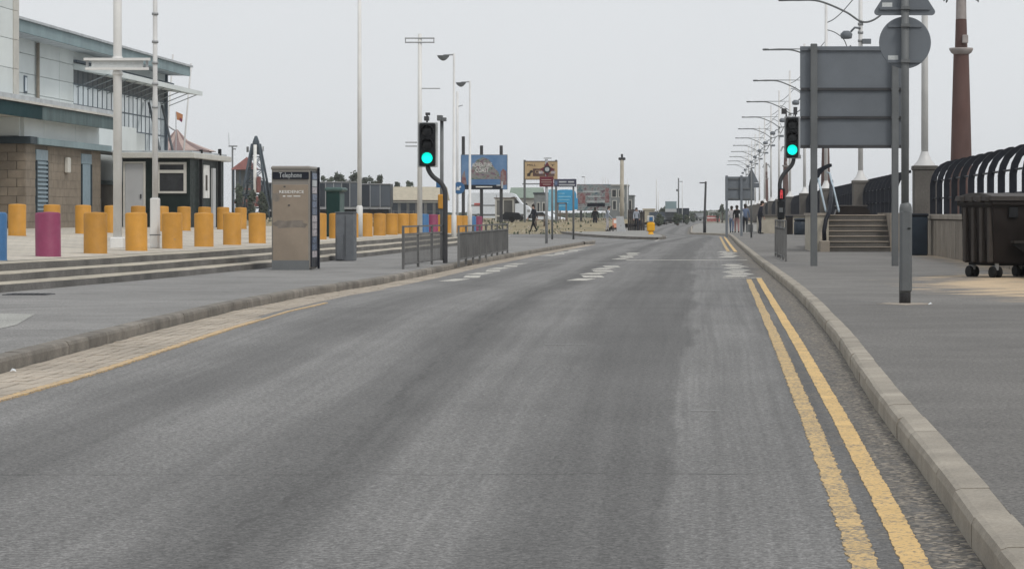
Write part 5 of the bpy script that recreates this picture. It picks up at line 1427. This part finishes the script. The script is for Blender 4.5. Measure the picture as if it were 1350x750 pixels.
# ================================================================== BILLBOARDS AND FAR SIGNS
Y = 182.0; x0, x1 = XP(607.5,Y), XP(669,Y); z0, z1 = ZP(250,Y), ZP(204,Y); g = verge_z(-17, Y)
t = thing('billboard', 'blue seaside billboard on three dark posts in front of the white van', 'billboard', ((x0+x1)/2, Y, g)); wd = x1-x0
for px in (610.5,634.5,660.5): MB().box((XP(px,Y)-(x0+x1)/2,.18,(ZP(192 if px>615 else 180,Y)-g)/2),(.22,.2,ZP(192 if px>615 else 180,Y)-g)).build('post', M['post_dark'], t)
b0, b1 = z0-g, z1-g
MB().bx(-wd/2,wd/2,0,.08,b0,b1).build('board', M['post_grey'], t)
MB().bx(-wd/2+.04,wd/2-.04,-.02,-.001,b0+.02,b1-.04).build('picture_sky', M['art_sky'], t)
hm = b1-b0
mb = MB(); mb.prism([(-1.15,b0+.75),(-.9,b0+hm*.62),(-.55,b0+hm*.84),(-.1,b0+hm*.93),(.35,b0+hm*.86),(.75,b0+hm*.62),(1.05,b0+hm*.5),(1.2,b0+.75)], -.035,-.021,'Y'); mb.build('picture_scene', M['art_scene'], t)
mb = MB(); mb.bx(-1.2,1.2,-.036,-.022,b0+.48,b0+.72); mb.build('picture_water', M['art_sky'], t)
mb = MB(); mb.bx(-wd/2+.05,wd/2-.35,-.036,-.022,b0+.03,b0+.34); mb.build('picture_foot', M['navy'], t)
mb = MB(); mb.prism([(1.18,b0+.3),(1.2,b0+hm*.5),(1.38,b0+hm*.6),(1.62,b0+hm*.52),(1.64,b0+.35)], -.036,-.022,'Y'); mb.build('picture_tower', M['art_red'], t)
mb = MB(); mb.prism([(-1.66,b0+.35),(-1.6,b0+hm*.4),(-1.42,b0+hm*.55),(-1.25,b0+.36)], -.036,-.022,'Y'); mb.build('picture_figure', M['art_red'], t)
text('title', 'ADVENTURE', .42, (-.15,-.04,b0+hm*.70), M['letter_white'], t, width=1.45)
text('title', 'COAST', .46, (-.15,-.04,b0+hm*.55), M['letter_white'], t, width=.95)
MB().bx(-.6,.6,-.042,-.037,b0+.15,b0+.23).build('strap_line', M['letter_white'], t)
MB().bx(1.25,1.38,-.04,-.037,b0+.1,b0+.6).build('picture_lamp', M['letter_grey'], t)
MB().bx(.9,1.2,-.04,-.037,b0+.26,b0+.34).build('small_print', M['letter_grey'], t)

Y = 188.0; x0, x1 = XP(692,Y), XP(735,Y); z0, z1 = ZP(236,Y), ZP(213.5,Y); g = verge_z(-13, Y)
t = thing('ochre_board', 'ochre advertising board with dark lettering on posts behind the maroon sign', 'sign', ((x0+x1)/2, Y, g)); wd = x1-x0
for px in (691.5, 733): MB().box((XP(px,Y)-(x0+x1)/2,.1,(ZP(211,Y)-g)/2),(.16,.16,ZP(211,Y)-g)).build('post', M['post_grey'], t)
b0, b1 = z0-g, z1-g; hm = b1-b0
MB().bx(-wd/2,wd/2,0,.06,b0,b1).build('board', M['board_ochre'], t)
for q0, q1 in ((b1+.002,b1+.07),(b0-.07,b0-.002)): MB().bx(-wd/2,wd/2,-.02,.07,q0,q1).build('frame_bar', M['timber'], t)
text('lettering', 'MILL', .24, (-.72,-.01,b0+hm*.80), M['letter_dark'], t, width=.66)
text('lettering', 'I  Y', .24, (.62,-.01,b0+hm*.80), M['letter_dark'], t, width=.8)
MB().bx(-.62,1.0,-.012,-.001,b0+.2,b0+hm*.60).build('name_panel', M['rust'], t)
text('lettering', 'CENTRE', .36, (.18,-.016,b0+hm*.40), M['board_ochre'], t, width=1.3)
mb = MB(); mb.prism([(-1.05,b0+.2),(-.82,b0+.2),(-.78,b0+.42),(-.62,b0+.5),(-.66,b0+.66),(-.84,b0+.62),(-.9,b0+.46),(-1.05,b0+.4)], -.012,-.001,'Y'); mb.build('pointing_emblem', M['letter_dark'], t)
MB().bx(-wd/2-.2,wd/2,.05,.12,b0-.42,b0-.34).build('cross_rail', M['post_grey'], t)

p = G(720.5, 321, .12); Y = p.y
t = thing('tourist_sign', 'maroon tourist sign with a star shaped emblem on a grey post', 'sign', p); L = lambda px, py, dy=0: W(px, py, Y) - p + Vector((0, dy, 0))
MB().tube([(0,0,-.05),L(720.5,210)], .055, 10).build('post', M['galv'], t)
a, b = L(711.5,246.5), L(730,233); MB().bx(a.x,b.x,-.09,-.06,a.z,b.z,.01).build('plate', M['maroon'], t)
for i, (q0, q1) in enumerate(((714,727),(713.5,728),(716,726))):
    a, b = L(q0,237.8+i*3),L(q1,236.9+i*3); MB().bx(a.x,b.x,-.096,-.091,a.z,b.z).build('lettering_line', M['tent_pink'], t)
poly = []
for i in range(8):
    r_ = .30 if i % 2 == 0 else .15; th = math.pi/4*i + math.pi/2; c = L(721.5,223.5); poly.append((c.x + r_*math.cos(th)*(1.0 if i%2 else 1), c.z + r_*math.sin(th)))
MB().prism(poly, -.085, -.06, 'Y').build('emblem', M['maroon'], t)
c = L(721.5,223.5,-.09); Mr = Matrix.Translation(c) @ Matrix.Rotation(R(90),4,'X'); MB().lathe([(.14,-.01),(.14,.01)], seg=18, M=Mr).build('emblem_ring', M['post_dark'], t)
Mr = Matrix.Translation(c+Vector((0,-.012,0))) @ Matrix.Rotation(R(90),4,'X'); MB().lathe([(.085,-.01),(.085,.01)], seg=18, M=Mr).build('emblem_disc', M['letter_grey'], t)
for sx in (-.24,.24): MB().box(L(721.5,227.5,-.08)+Vector((sx,0,0)),(.16,.02,.1)).build('emblem_arm', M['ad_pale'], t)
MB().box(L(722,208.8),(.30,.03,.05)).build('finial_bar', M['letter_grey'], t)
p = G(726.5, 314.5, .12); p2 = G(756, 316, .12); Y = 114.0
x0, x1 = XP(726.5,Y), XP(756,Y)
t = thing('name_sign', 'dark navy road name sign on two thin posts right of the maroon sign', 'sign', ((x0+x1)/2, Y, .12)); O = Vector(t.location)
L = lambda px, py, dy=0: W(px, py, Y) - O + Vector((0, dy, 0))
for px in (728, 756): q = L(px,236); MB().tube([(q.x,0,-.05),(q.x,0,q.z)], .045, 8).build('post', M['post_grey'], t)
a, b = L(730.5,246.5), L(760,236.2); MB().bx(a.x,b.x,-.09,-.05,a.z,b.z,.01).build('plate', M['sign_navy'], t)
for q0,q1,yy in ((737,747,240),(749,757,240),(737,758,244)): a, b = L(q0,yy+.9),L(q1,yy-.9); MB().bx(a.x,b.x,-.096,-.091,a.z,b.z).build('lettering_line', M['letter_grey'], t)
a, b = L(731.5,244),L(735,239); MB().bx(a.x,b.x,-.096,-.091,a.z,b.z).build('crest', M['cl_blue'], t)

Y = 200.0; x0, x1 = XP(723,Y), XP(760,Y); g = verge_z(-12, Y)
t = thing('blue_hoarding', 'bright blue hoarding on timber legs behind the sign posts', 'hoarding', ((x0+x1)/2, Y, g)); z0, z1 = ZP(278,Y)-g, ZP(250,Y)-g; wd = x1-x0
MB().bx(-wd/2,-wd/2+.55,0,.06,z0,z1).build('pale_panel', M['pale_blue'], t)
mb = MB(); poly = []
cx = wd*.12; 
for i in range(24):
    th = 2*math.pi*i/24; poly.append((cx + .86*math.copysign(abs(math.cos(th))**.5,math.cos(th)), (z0+z1)/2 + (z1-z0)/2*math.copysign(abs(math.sin(th))**.45,math.sin(th))))
mb.prism(poly, -.02, .05, 'Y'); mb.build('blue_panel', M['sky_blue'], t)
for i, wq in enumerate((.5,1.0,.9,.8,.7)): MB().bx(cx-.6,cx-.6+wq,-.03,-.021,z1-.35-i*.25,z1-.28-i*.25).build('lettering_line', M['pale_blue'], t)
for px in (-.85,-.2,.35,.9): MB().box((px,.12,z1*.35),(.12,.12,z1*.75)).build('leg', M['timber'], t)
MB().bx(wd/2-.3,wd/2+.1,.06,.1,z0+.1,z1-.7).build('side_panel', M['sky_blue'], t)

Y = 205.0; x0, x1 = XP(760.5,Y), XP(805.5,Y); g = verge_z(-9, Y)
t = thing('billboard', 'dark patterned billboard left of the pole with cross shaped top', 'billboard', ((x0+x1)/2, Y, g)); z0, z1 = ZP(278,Y)-g, ZP(243,Y)-g; wd = x1-x0
MB().bx(-wd/2,wd/2,0,.1,z0,z1).build('board', M['art_dark'], t)
MB().bx(wd/2-.5,wd/2-.15,-.02,-.001,z0+.7,z1-.3).build('picture_figure', M['art_red'], t)
MB().bx(-wd/2+.1,-wd/2+.7,-.02,-.001,z0+.6,z1-.7).build('picture_block', M['art_red'], t)
MB().bx(-.55,.9,-.02,-.001,z0+.35,z0+.62).build('picture_band', M['navy'], t)
for zz, a, b in ((z1-.65,-.9,.5),(z1-1.05,-.5,.6),(z0+.72,-.6,.9)): MB().bx(a,b,-.024,-.021,zz,zz+.09).build('lettering_line', M['letter_grey'], t)
for px in (-wd*.38, 0, wd*.38): MB().box((px,.2,z1/2),(.16,.16,z1)).build('post', M['post_dark'], t)

# pale post with cross shaped top, island furniture
p = G(820, 303, .12); Y = p.y
t = thing('pale_column', 'tall pale post with a small cross shaped top on the island', 'column', p); zt = ZP(206,Y)-.12
MB().tube([(0,0,-.02),(0,0,zt-.25)], [.17,.14], 10).build('shaft', M['concrete_pale'], t)
MB().box((0,0,zt-.2),(.52,.3,.2), bev=.04).build('cross_piece', M['post_dark'], t); MB().box((0,0,zt),(.16,.16,.3)).build('finial', M['post_dark'], t)
p = G(858, 309, .12); t = thing('beacon', 'amber keep left bollard with a pale plate at the island tip', 'bollard', p); Y = p.y
mb = MB(); mb.lathe([(.16,0),(.16,.06),(.13,.07),(.13,.14)], seg=14); mb.build('foot', M['amber'], t)
MB().box((0,0,.42),(.46,.26,.56), bev=.09).build('body', M['amber'], t)
MB().box((-.02,0,.88),(.40,.18,.36), bev=.04).build('lamp_plate', M['cream'], t); MB().box((.02,-.1,.88),(.2,.02,.24)).build('arrow_plate', M['blue'], t)
p = G(818.5, 305.5, .12); t = thing('leaning_board', 'pale grey board leaning beside the pale post', 'board', p, R(-10))
mb = MB(); mb.prism([(-.28,0),(.34,0),(.16,1.02),(-.32,1.02)], 0, .05, 'Y'); mb.build('panel', M['grey_door'], t); MB().box((0,.25,.4),(.06,.5,.06)).build('prop', M['timber'], t)
p = G(811, 305, .12); t = thing('roadworks_board', 'orange and white roadworks board left of the leaning grey board', 'sign', p, R(12))
MB().box((0,0,.55),(.36,.05,.62), bev=.01).build('panel', M['cone_orange'], t); MB().box((0,-.03,.66),(.22,.01,.24)).build('print', M['letter_white'], t)
for sx in (-.14,.14): MB().box((sx,.04,.2),(.04,.3,.42)).build('leg', M['post_dark'], t)

# white van, box and dark bins on the verge
Y = 212.0; g = verge_z(-17, Y); xr, xl = XP(699,Y), XP(616,Y); Lv = xr-xl; vh = 2.45
t = thing('white_van', 'white panel van parked behind the blue billboard facing right', 'van', ((xl+xr)/2, Y, g)); k = Lv/5.4
prof = [(-2.7,.35),(-2.72,.9),(-2.68,2.2),(-2.6,2.42),(-2.45,2.47),(1.0,2.47),(1.35,2.36),(2.0,1.55),(2.55,1.28),(2.7,1.05),(2.7,.5),(2.6,.35)]
mb = MB(); mb.prism([(a*k,b) for a,b in prof], 0, 1.95, 'Y'); mb.build('body', M['van_white'], t)
mb = MB(); mb.prism([(a*k,b) for a,b in ((1.05,1.55),(1.05,2.1),(1.36,2.15),(1.80,1.6))], -.02, .0, 'Y'); mb.build('cab_window', M['dark_glass'], t)
mb = MB(); mb.bx(-2.6*k,.9*k,-.03,-.001,1.38,1.46); mb.bx(-2.6*k,2.3*k,-.03,-.001,.55,.68); mb.build('side_moulding', M['post_grey'], t)
MB().bx(-2.1*k,-1.55*k,-.02,-.001,1.35,1.6).build('red_logo', M['red_mark'], t)
MB().bx(2.45*k,2.68*k,-.03,.3,.85,1.05).build('headlight', M['galv'], t); MB().bx(2.55*k,2.75*k,-.02,1.97,.3,.6).build('bumper', M['van_plastic'], t)
MB().bx(-.2*k,-.17*k,-.02,-.001,.7,2.3).build('door_joint', M['post_grey'], t)
for xx in (-1.75*k, 1.75*k):
    Mr = Matrix.Translation((xx,.1,.35)) @ Matrix.Rotation(R(90),4,'X'); wh = MB().lathe([(.35,-.12),(.36,-.08),(.36,.12)], seg=20, M=Mr).build('wheel', M['rubber'], t)
    Mr = Matrix.Translation((xx,-.05,.35)) @ Matrix.Rotation(R(90),4,'X'); MB().lathe([(.2,-.02),(.18,.03)], seg=16, M=Mr).build('hub', M['galv'], wh)
Y = 190.0; g = verge_z(-15, Y); x0, x1 = XP(653,Y), XP(677.5,Y)
t = thing('ticket_box', 'small pale framed ticket box in front of the white van', 'kiosk', ((x0+x1)/2, Y, g)); wd = x1-x0; hh = ZP(262,Y)-g
MB().bx(-wd/2,wd/2,0,1.2,.05,hh).build('body', M['shed_wall'], t)
for a in (-wd/2+.05, -.12, wd/2-.05): MB().box((a,-.05,hh/2),(.12,.08,hh)).build('frame_post', M['cream'], t)
for zz in (hh-.08, .45): MB().box((0,-.05,zz),(wd,.07,.11)).build('frame_rail', M['cream'], t)
MB().bx(-wd/2-.1,wd/2+.15,-.15,1.3,hh+.002,hh+.08).build('roof', M['timber'], t)
Y = 186.0; g = verge_z(-14, Y); cx = XP(675,Y)
t = thing('covered_trailer', 'low black covered trailer beside the ticket box', 'trailer', (cx, Y, g))
mb = MB(); mb.prism([(-.75,.2),(.6,.2),(.72,.45),(.45,.72),(-.5,.78),(-.78,.5)], 0, 1.0, 'Y'); mb.build('body', M['van_plastic'], t)
Mr = Matrix.Translation((0,-.05,.22)) @ Matrix.Rotation(R(90),4,'X'); MB().lathe([(.22,-.06),(.22,.06)], seg=14, M=Mr).build('wheel', M['rubber'], t)
Y = 176.0; g = verge_z(-12, Y); cx = XP(712,Y)
t = thing('picnic_table', 'dark wooden picnic table beside the walking dark figure', 'table', (cx, Y, g))
MB().box((0,0,.75),(.9,.75,.06)).build('table_top', M['timber'], t)
for sy in (-.6,.6): MB().box((0,sy,.45),(.9,.25,.05)).build('seat', M['timber'], t)
for sx in (-.3,.3): mb = MB(); mb.tube([(sx,-.6,0),(sx,0,.72)], .04, 5); mb.tube([(sx,.6,0),(sx,0,.72)], .04, 5); mb.build('leg_frame', M['timber'], t)
Y = 195.0; g = verge_z(-11.5, Y); cx = XP(741,Y)
t = thing('timber_stand', 'small dark timber frame under the blue hoarding', 'frame', (cx, Y, g))
for sx in (-.32,.32): MB().box((sx,0,.75),(.1,.1,1.5)).build('upright', M['timber'], t)
MB().box((0,0,1.45),(.74,.1,.1)).build('cross_bar', M['timber'], t); MB().box((0,0,.6),(.64,.08,.08)).build('cross_bar', M['timber'], t)

# ================================================================== FAR BUILDINGS AND HORIZON
def far_building(xa, xb, yt, Y, depth, mat, label, wins=(), roofm=None, pitched=False, g=.5):
    x0, x1 = XP(xa,Y), XP(xb,Y); z1 = ZP(yt,Y); t = thing('far_building', label, 'building', ((x0+x1)/2, Y, g)); wd = x1-x0; hh = z1-g
    MB().bx(-wd/2,wd/2,0,depth,-.6,hh if not pitched else hh*.68).build('wall', mat, t)
    if pitched:
        ze = hh*.68; mb = MB(); mb.add([(-wd/2-.2,-.3,ze),(wd/2+.2,-.3,ze),(wd/2+.2,depth/2,hh),(-wd/2-.2,depth/2,hh),(-wd/2-.2,depth+.3,ze),(wd/2+.2,depth+.3,ze)], [(0,1,2,3),(3,2,5,4),(0,3,4),(1,5,2)]); mb.build('roof', roofm, t)
    else: MB().bx(-wd/2-.1,wd/2+.1,-.1,depth+.1,hh+.003,hh+.18).build('parapet', roofm or M['house_grey'], t)
    for (a, b, c, d) in wins:
        f = MB().bx(-wd/2+a*wd,-wd/2+b*wd,-.06,-.003,c*hh,d*hh).build('window', M['cream'], t)
        MB().bx(-wd/2+a*wd+.08,-wd/2+b*wd-.08,-.08,-.061,c*hh+.08,d*hh-.08).build('pane', M['dark_glass'], f)
    return t
far_building(804,826.5,245,330,8,M['house_grey'],'grey building with windows behind the pale post',((.1,.4,.66,.9),(.5,.85,.66,.9),(.15,.4,.3,.58),(.55,.85,.25,.5)),M['house_pale'])
far_building(827,835,259,340,6,M['house_grey'],'narrow dark grey building right of the pale post',((.2,.75,.4,.85),))
far_building(673,712,247,300,6,M['house_pale'],'low pale building with a green roof behind the van nose',((.15,.3,.25,.55),(.45,.6,.25,.55),(.75,.9,.25,.55)),M['green_roof'],True)
far_building(704,722,256,290,5,M['house_grey'],'small grey hut between the van nose and the maroon sign post',((.2,.45,.3,.7),(.6,.85,.3,.7)),M['trailer_dark'])
Y = 178.0; x0, x1 = XP(827.5,Y), XP(850,Y); t = thing('dark_boarding', 'dark brown boarded fence behind the walking figure near the beacon', 'fence', ((x0+x1)/2, Y, .12)); hh = ZP(276,Y)-.12; wd = x1-x0
for i in range(8): MB().bx(-wd/2+wd*i/8+.008,-wd/2+wd*(i+1)/8-.008,0,.04,-.1,hh-.05*abs(i-2)*.4).build('board', M['dark_boards'], t)
for zz in (.3,hh-.3): MB().bx(-wd/2,wd/2,.05,.1,zz,zz+.1).build('rail', M['dark_boards'], t)
far_building(848,862,277,300,5,M['shed_roof'],'low sandy wall behind the amber bollard',(),M['shed_roof'],False,.3)
for (x, yt, Y, rxp, lab) in ((862,276,330,7,'shrub right behind the amber bollard'),(873,274,345,9,'dark round tree left of the far white board'),(884,280,360,7,'low shrub beneath the far white board'),(913,279,430,7,'dark tree at the far end of the road'),(868,283,270,8,'dark low shrub just right of the amber bollard'),(893,282,285,7,'dark low shrub in front of the far container'),(905,284,330,6,'low shrub at the foot of the far container'),(952,270,420,5,'small tree left of the far sign back'),(946,280,430,4,'low shrub beside the red barrier')):
    X = XP(x, Y); zt = ZP(yt, Y); rx = rxp*Y/F; leafy('roadside_tree', lab, X, Y, .0, rx, min(zt*.5, rx), zt, 700, M['leaf'], 'trees at the far end of the road', True, sd); sd += 1
Y = 300.0; t = thing('far_board', 'small pale grey board above the far shrubs', 'sign', (XP(884.5,Y), Y, .1))
MB().bx(-.68,.68,0,.08,ZP(280,Y)-.1,ZP(265.5,Y)-.1).build('board', M['fascia_grey'], t); MB().bx(-.68,.68,-.02,-.001,ZP(279.5,Y)-.1,ZP(275.5,Y)-.1).build('pale_band', M['grey_door'], t)
for sx in (-.5,.5): MB().box((sx,.12,.8),(.1,.1,1.7)).build('post', M['post_grey'], t)
Y = 350.0; t = thing('far_container', 'dark container right of the far white board', 'container', (XP(900,Y), Y, .1))
MB().bx(-.9,.9,0,3,0,ZP(274.5,Y)-.1,.03).build('body', M['trailer_dark'], t)
for i in range(6): MB().bx(-.85+i*.29,-.70+i*.29,-.04,-.002,.1,ZP(275.5,Y)-.1).build('rib', M['trailer_dark'], t)
def car(x, Y, mat, label, rz=0):
    t = thing('parked_car', label, 'car', (XP(x,Y), Y, .1), rz)
    prof = [(-2.0,.3),(-2.05,.75),(-1.9,.95),(-1.4,1.0),(-.9,1.42),(.5,1.45),(1.1,1.0),(1.9,.85),(2.05,.6),(2.0,.3)]
    MB().prism(prof, -.85, .85, 'Y').build('body', mat, t)
    for s in (-.86,.86): MB().prism([(-1.2,1.0),(-.82,1.34),(.42,1.37),(.9,1.0)], s-.01, s+.01, 'Y').build('side_window', M['dark_glass'], t)
    for xx in (-1.25,1.25):
        for s in (-.8,.8):
            Mr = Matrix.Translation((xx,s,.32)) @ Matrix.Rotation(R(90),4,'X'); MB().lathe([(.32,-.1),(.32,.1)], seg=14, M=Mr).build('wheel', M['rubber'], t)
    for s in (-.6,.6): MB().box((2.0,s,.68),(.08,.3,.14)).build('headlight', M['galv'], t)
car(866, 290, M['trailer_dark'], 'dark car parked right of the amber bollard', R(-84))
car(882, 300, M['van_plastic'], 'black car parked under the far white board', R(-86))
car(715, 232, M['van_white'], 'white car parked right of the van nose', R(-20))
car(921, 470, M['post_grey'], 'far grey car at the end of the road', R(-70))
car(899, 420, M['cream'], 'pale car parked at the far left roadside', R(-75))
Y = 430.0; t = thing('barrier', 'red and white barrier across the far right side of the road', 'barrier', (XP(940.5,Y), Y, 0))
for i in range(4):
    MB().bx(-1.1+i*.56,-1.1+i*.56+.53,0,.2,.05,1.05,.04).build('barrier_panel', M['barrier_red'], t)
MB().bx(-1.1,1.1,-.01,-.001,.62,.75).build('white_stripe', M['letter_white'], t)
Y = 480.0; t = thing('goal_frame', 'thin pale gantry frame on the far horizon', 'gantry', (XP(940,Y), Y, 0)); zt = ZP(279,Y)
for sx in (-.8,.8): MB().box((sx,0,zt/2),(.1,.1,zt)).build('upright', M['mast_white'], t)
MB().box((0,0,zt),(1.7,.1,.12)).build('beam', M['mast_white'], t)
# thin far poles
for (x, yt, Y, r_, lab, head) in ((865.5,236,300,.055,'tallest thin pole left of the far board',0),(868,252,310,.05,'shorter thin pole behind the far board',0),(894.5,235,310,.09,'grey pole with a camera box on the horizon',1),(899.5,239,330,.05,'thin lamp pole right of the camera pole',2),(771,233,300,.05,'thin pole above the left of the dark billboard',2),(795,233,310,.04,'left one of the paired thin poles over the dark billboard',0),(798.5,234,312,.04,'middle thin pole over the dark billboard',0),(802,236,315,.04,'right thin pole over the dark billboard',0),(827,236,300,.05,'thin pole just right of the pale column',0)):
    t = thing('thin_pole', lab, 'pole', (XP(x,Y), Y, 0), 0, 'thin poles on the horizon'); zt = ZP(yt,Y)
    MB().tube([(0,0,0),(0,0,zt)], [r_*1.2,r_], 6).build('shaft', M['mast_white'] if head != 1 else M['post_grey'], t)
    if head == 1: MB().box((-.15,0,ZP(251,Y)),(.3,.2,.25)).build('camera_box', M['post_grey'], t)
    if head == 2: MB().box((-.18,0,zt-.05),(.4,.12,.08)).build('lamp_head', M['post_grey'], t)
p = G(929, 307, .12); t = thing('lamp_post', 'dark lamp post standing on the far kerb build out', 'street lamp', p); zt = ZP(239.5,p.y)-.12
MB().tube([(0,0,-.05),(0,0,1.0),(0,0,1.02),(.07,0,zt)], [.10,.10,.08,.065], 10).build('column', M['post_dark'], t)
MB().box((-.12,0,zt-.08),(.4,.14,.07)).build('lamp_head', M['post_dark'], t)

# far scrub along the horizon
rng = random.Random(11); mb = MB()
for i in range(26000):
    Y = rng.uniform(455, 640); x = rng.uniform(-30, 960); X = XP(x, Y)
    if XP(925, Y) - 3 < X < XP(944, Y) + 1 and Y < 560: continue
    hmax = 1.4 + 1.5*(.5+.5*math.sin(X*.09+1))*(.5+.5*math.sin(X*.023)) ; z = rng.uniform(0, 1)**.7*hmax
    s = rng.uniform(.25,.5); u = Vector((rng.gauss(0,1),rng.gauss(0,.4),rng.gauss(0,1))).normalized(); v = u.orthogonal().normalized(); p = Vector((X,Y,z))
    mb.add([p-u*s,p-v*s*.7,p+u*s,p+v*s*.7], [(0,1,2,3)])
tag(mb.build('far_scrub', M['leaf'], recalc=False), 'dark low scrub along the horizon at the end of the road', 'scrub', kind='stuff')

mb = MB(); rng = random.Random(21)
for i in range(9000):
    Y = 160 + 90*rng.random()**1.6; X = rng.uniform(-48, -8.3)
    cl_ = math.sin(X*.7 + 3)*math.sin(Y*.31) + math.sin(X*.23)*math.sin(Y*.11+1)
    if rng.random() > .25 + .5*max(0, cl_): continue
    z = verge_z(X, Y); h_ = rng.uniform(.06,.22) * (1.6 if cl_ > .9 else 1); w_ = rng.uniform(.05,.16); a_ = rng.uniform(0,3.14)
    dx, dy = math.cos(a_)*w_, math.sin(a_)*w_
    mb.add([(X-dx,Y-dy,z-.02),(X+dx,Y+dy,z-.02),(X+dx*.6+rng.uniform(-.05,.05),Y,z+h_),(X-dx*.5,Y,z+h_*.8)], [(0,1,2,3)]); mb.m[-1] = rng.choice((0,0,1))
tag(mb.build('verge_tufts', [M['shed_roof'], M['leaf_pale']], recalc=False), 'dry grass tufts scattered over the verge beyond the junction', 'grass', kind='stuff')
# small litter by the left kerb
p = G(12.5, 490, .01); mb = MB(); mb.add([(0,0,0),(.05,.01,.02),(.09,.04,.0),(.06,.08,.035),(.01,.06,.01),(.03,.03,.05)], [(0,1,5),(1,2,5),(2,3,5),(3,4,5),(4,0,5)])
o = mb.build('litter_scrap', M['litter'], None, p); o.scale = (.55,.55,.55); tag(o, 'crumpled white scrap of litter beside the left kerb', 'litter')

p = G(38, 388.5, .122); t = thing('drain_cover', 'dark iron drain cover in the left footway below the steps', 'drain cover', p)
MB().box((0,0,.002),(.62,.5,.02), bev=.006).build('frame', M['post_dark'], t)
for i in range(7): MB().box((-.24+i*.08,0,.0135),(.045,.4,.008)).build('bar', M['rail_black'], t)
p = G(1193, 400.5, .122); mb = MB(); poly = []
rng = random.Random(8)
for i in range(26):
    th = 2*math.pi*i/26; r_ = .27*rng.uniform(.8,1.25); poly.append((p.x + r_*math.cos(th)*1.15, p.y + r_*math.sin(th)*1.6))
mb.prism(poly, .10, .1265, 'Z'); struct(mb.build('footway_reinstatement', M['concrete']))
p = G(1224, 401.5, .125); mb = MB(); mb.add([(0,0,0),(.04,.0,.012),(.06,.05,.0),(.03,.07,.02),(.0,.05,.006),(.03,.03,.028)], [(0,1,5),(1,2,5),(2,3,5),(3,4,5),(4,0,5)])
o = mb.build('litter_scrap', M['litter'], None, p); tag(o, 'small pale scrap of litter beside the foot of the near sign pole', 'litter')

# ================================================================== HAZE
hz = MB(); hz.bx(-1300, 1300, -30, 1500, -1.2, 26)
ho = hz.build('haze', bpy.data.materials.new('haze')); tag(ho, kind='stuff')
hm_ = ho.data.materials[0]; hm_.use_nodes = True; ht = hm_.node_tree; ht.nodes.clear()
pv = ht.nodes.new('ShaderNodeVolumePrincipled'); pv.inputs['Color'].default_value = (.93,.95,.97,1); pv.inputs['Density'].default_value = .00026; pv.inputs['Anisotropy'].default_value = .2
ou = ht.nodes.new('ShaderNodeOutputMaterial'); ht.links.new(pv.outputs[0], ou.inputs['Volume'])
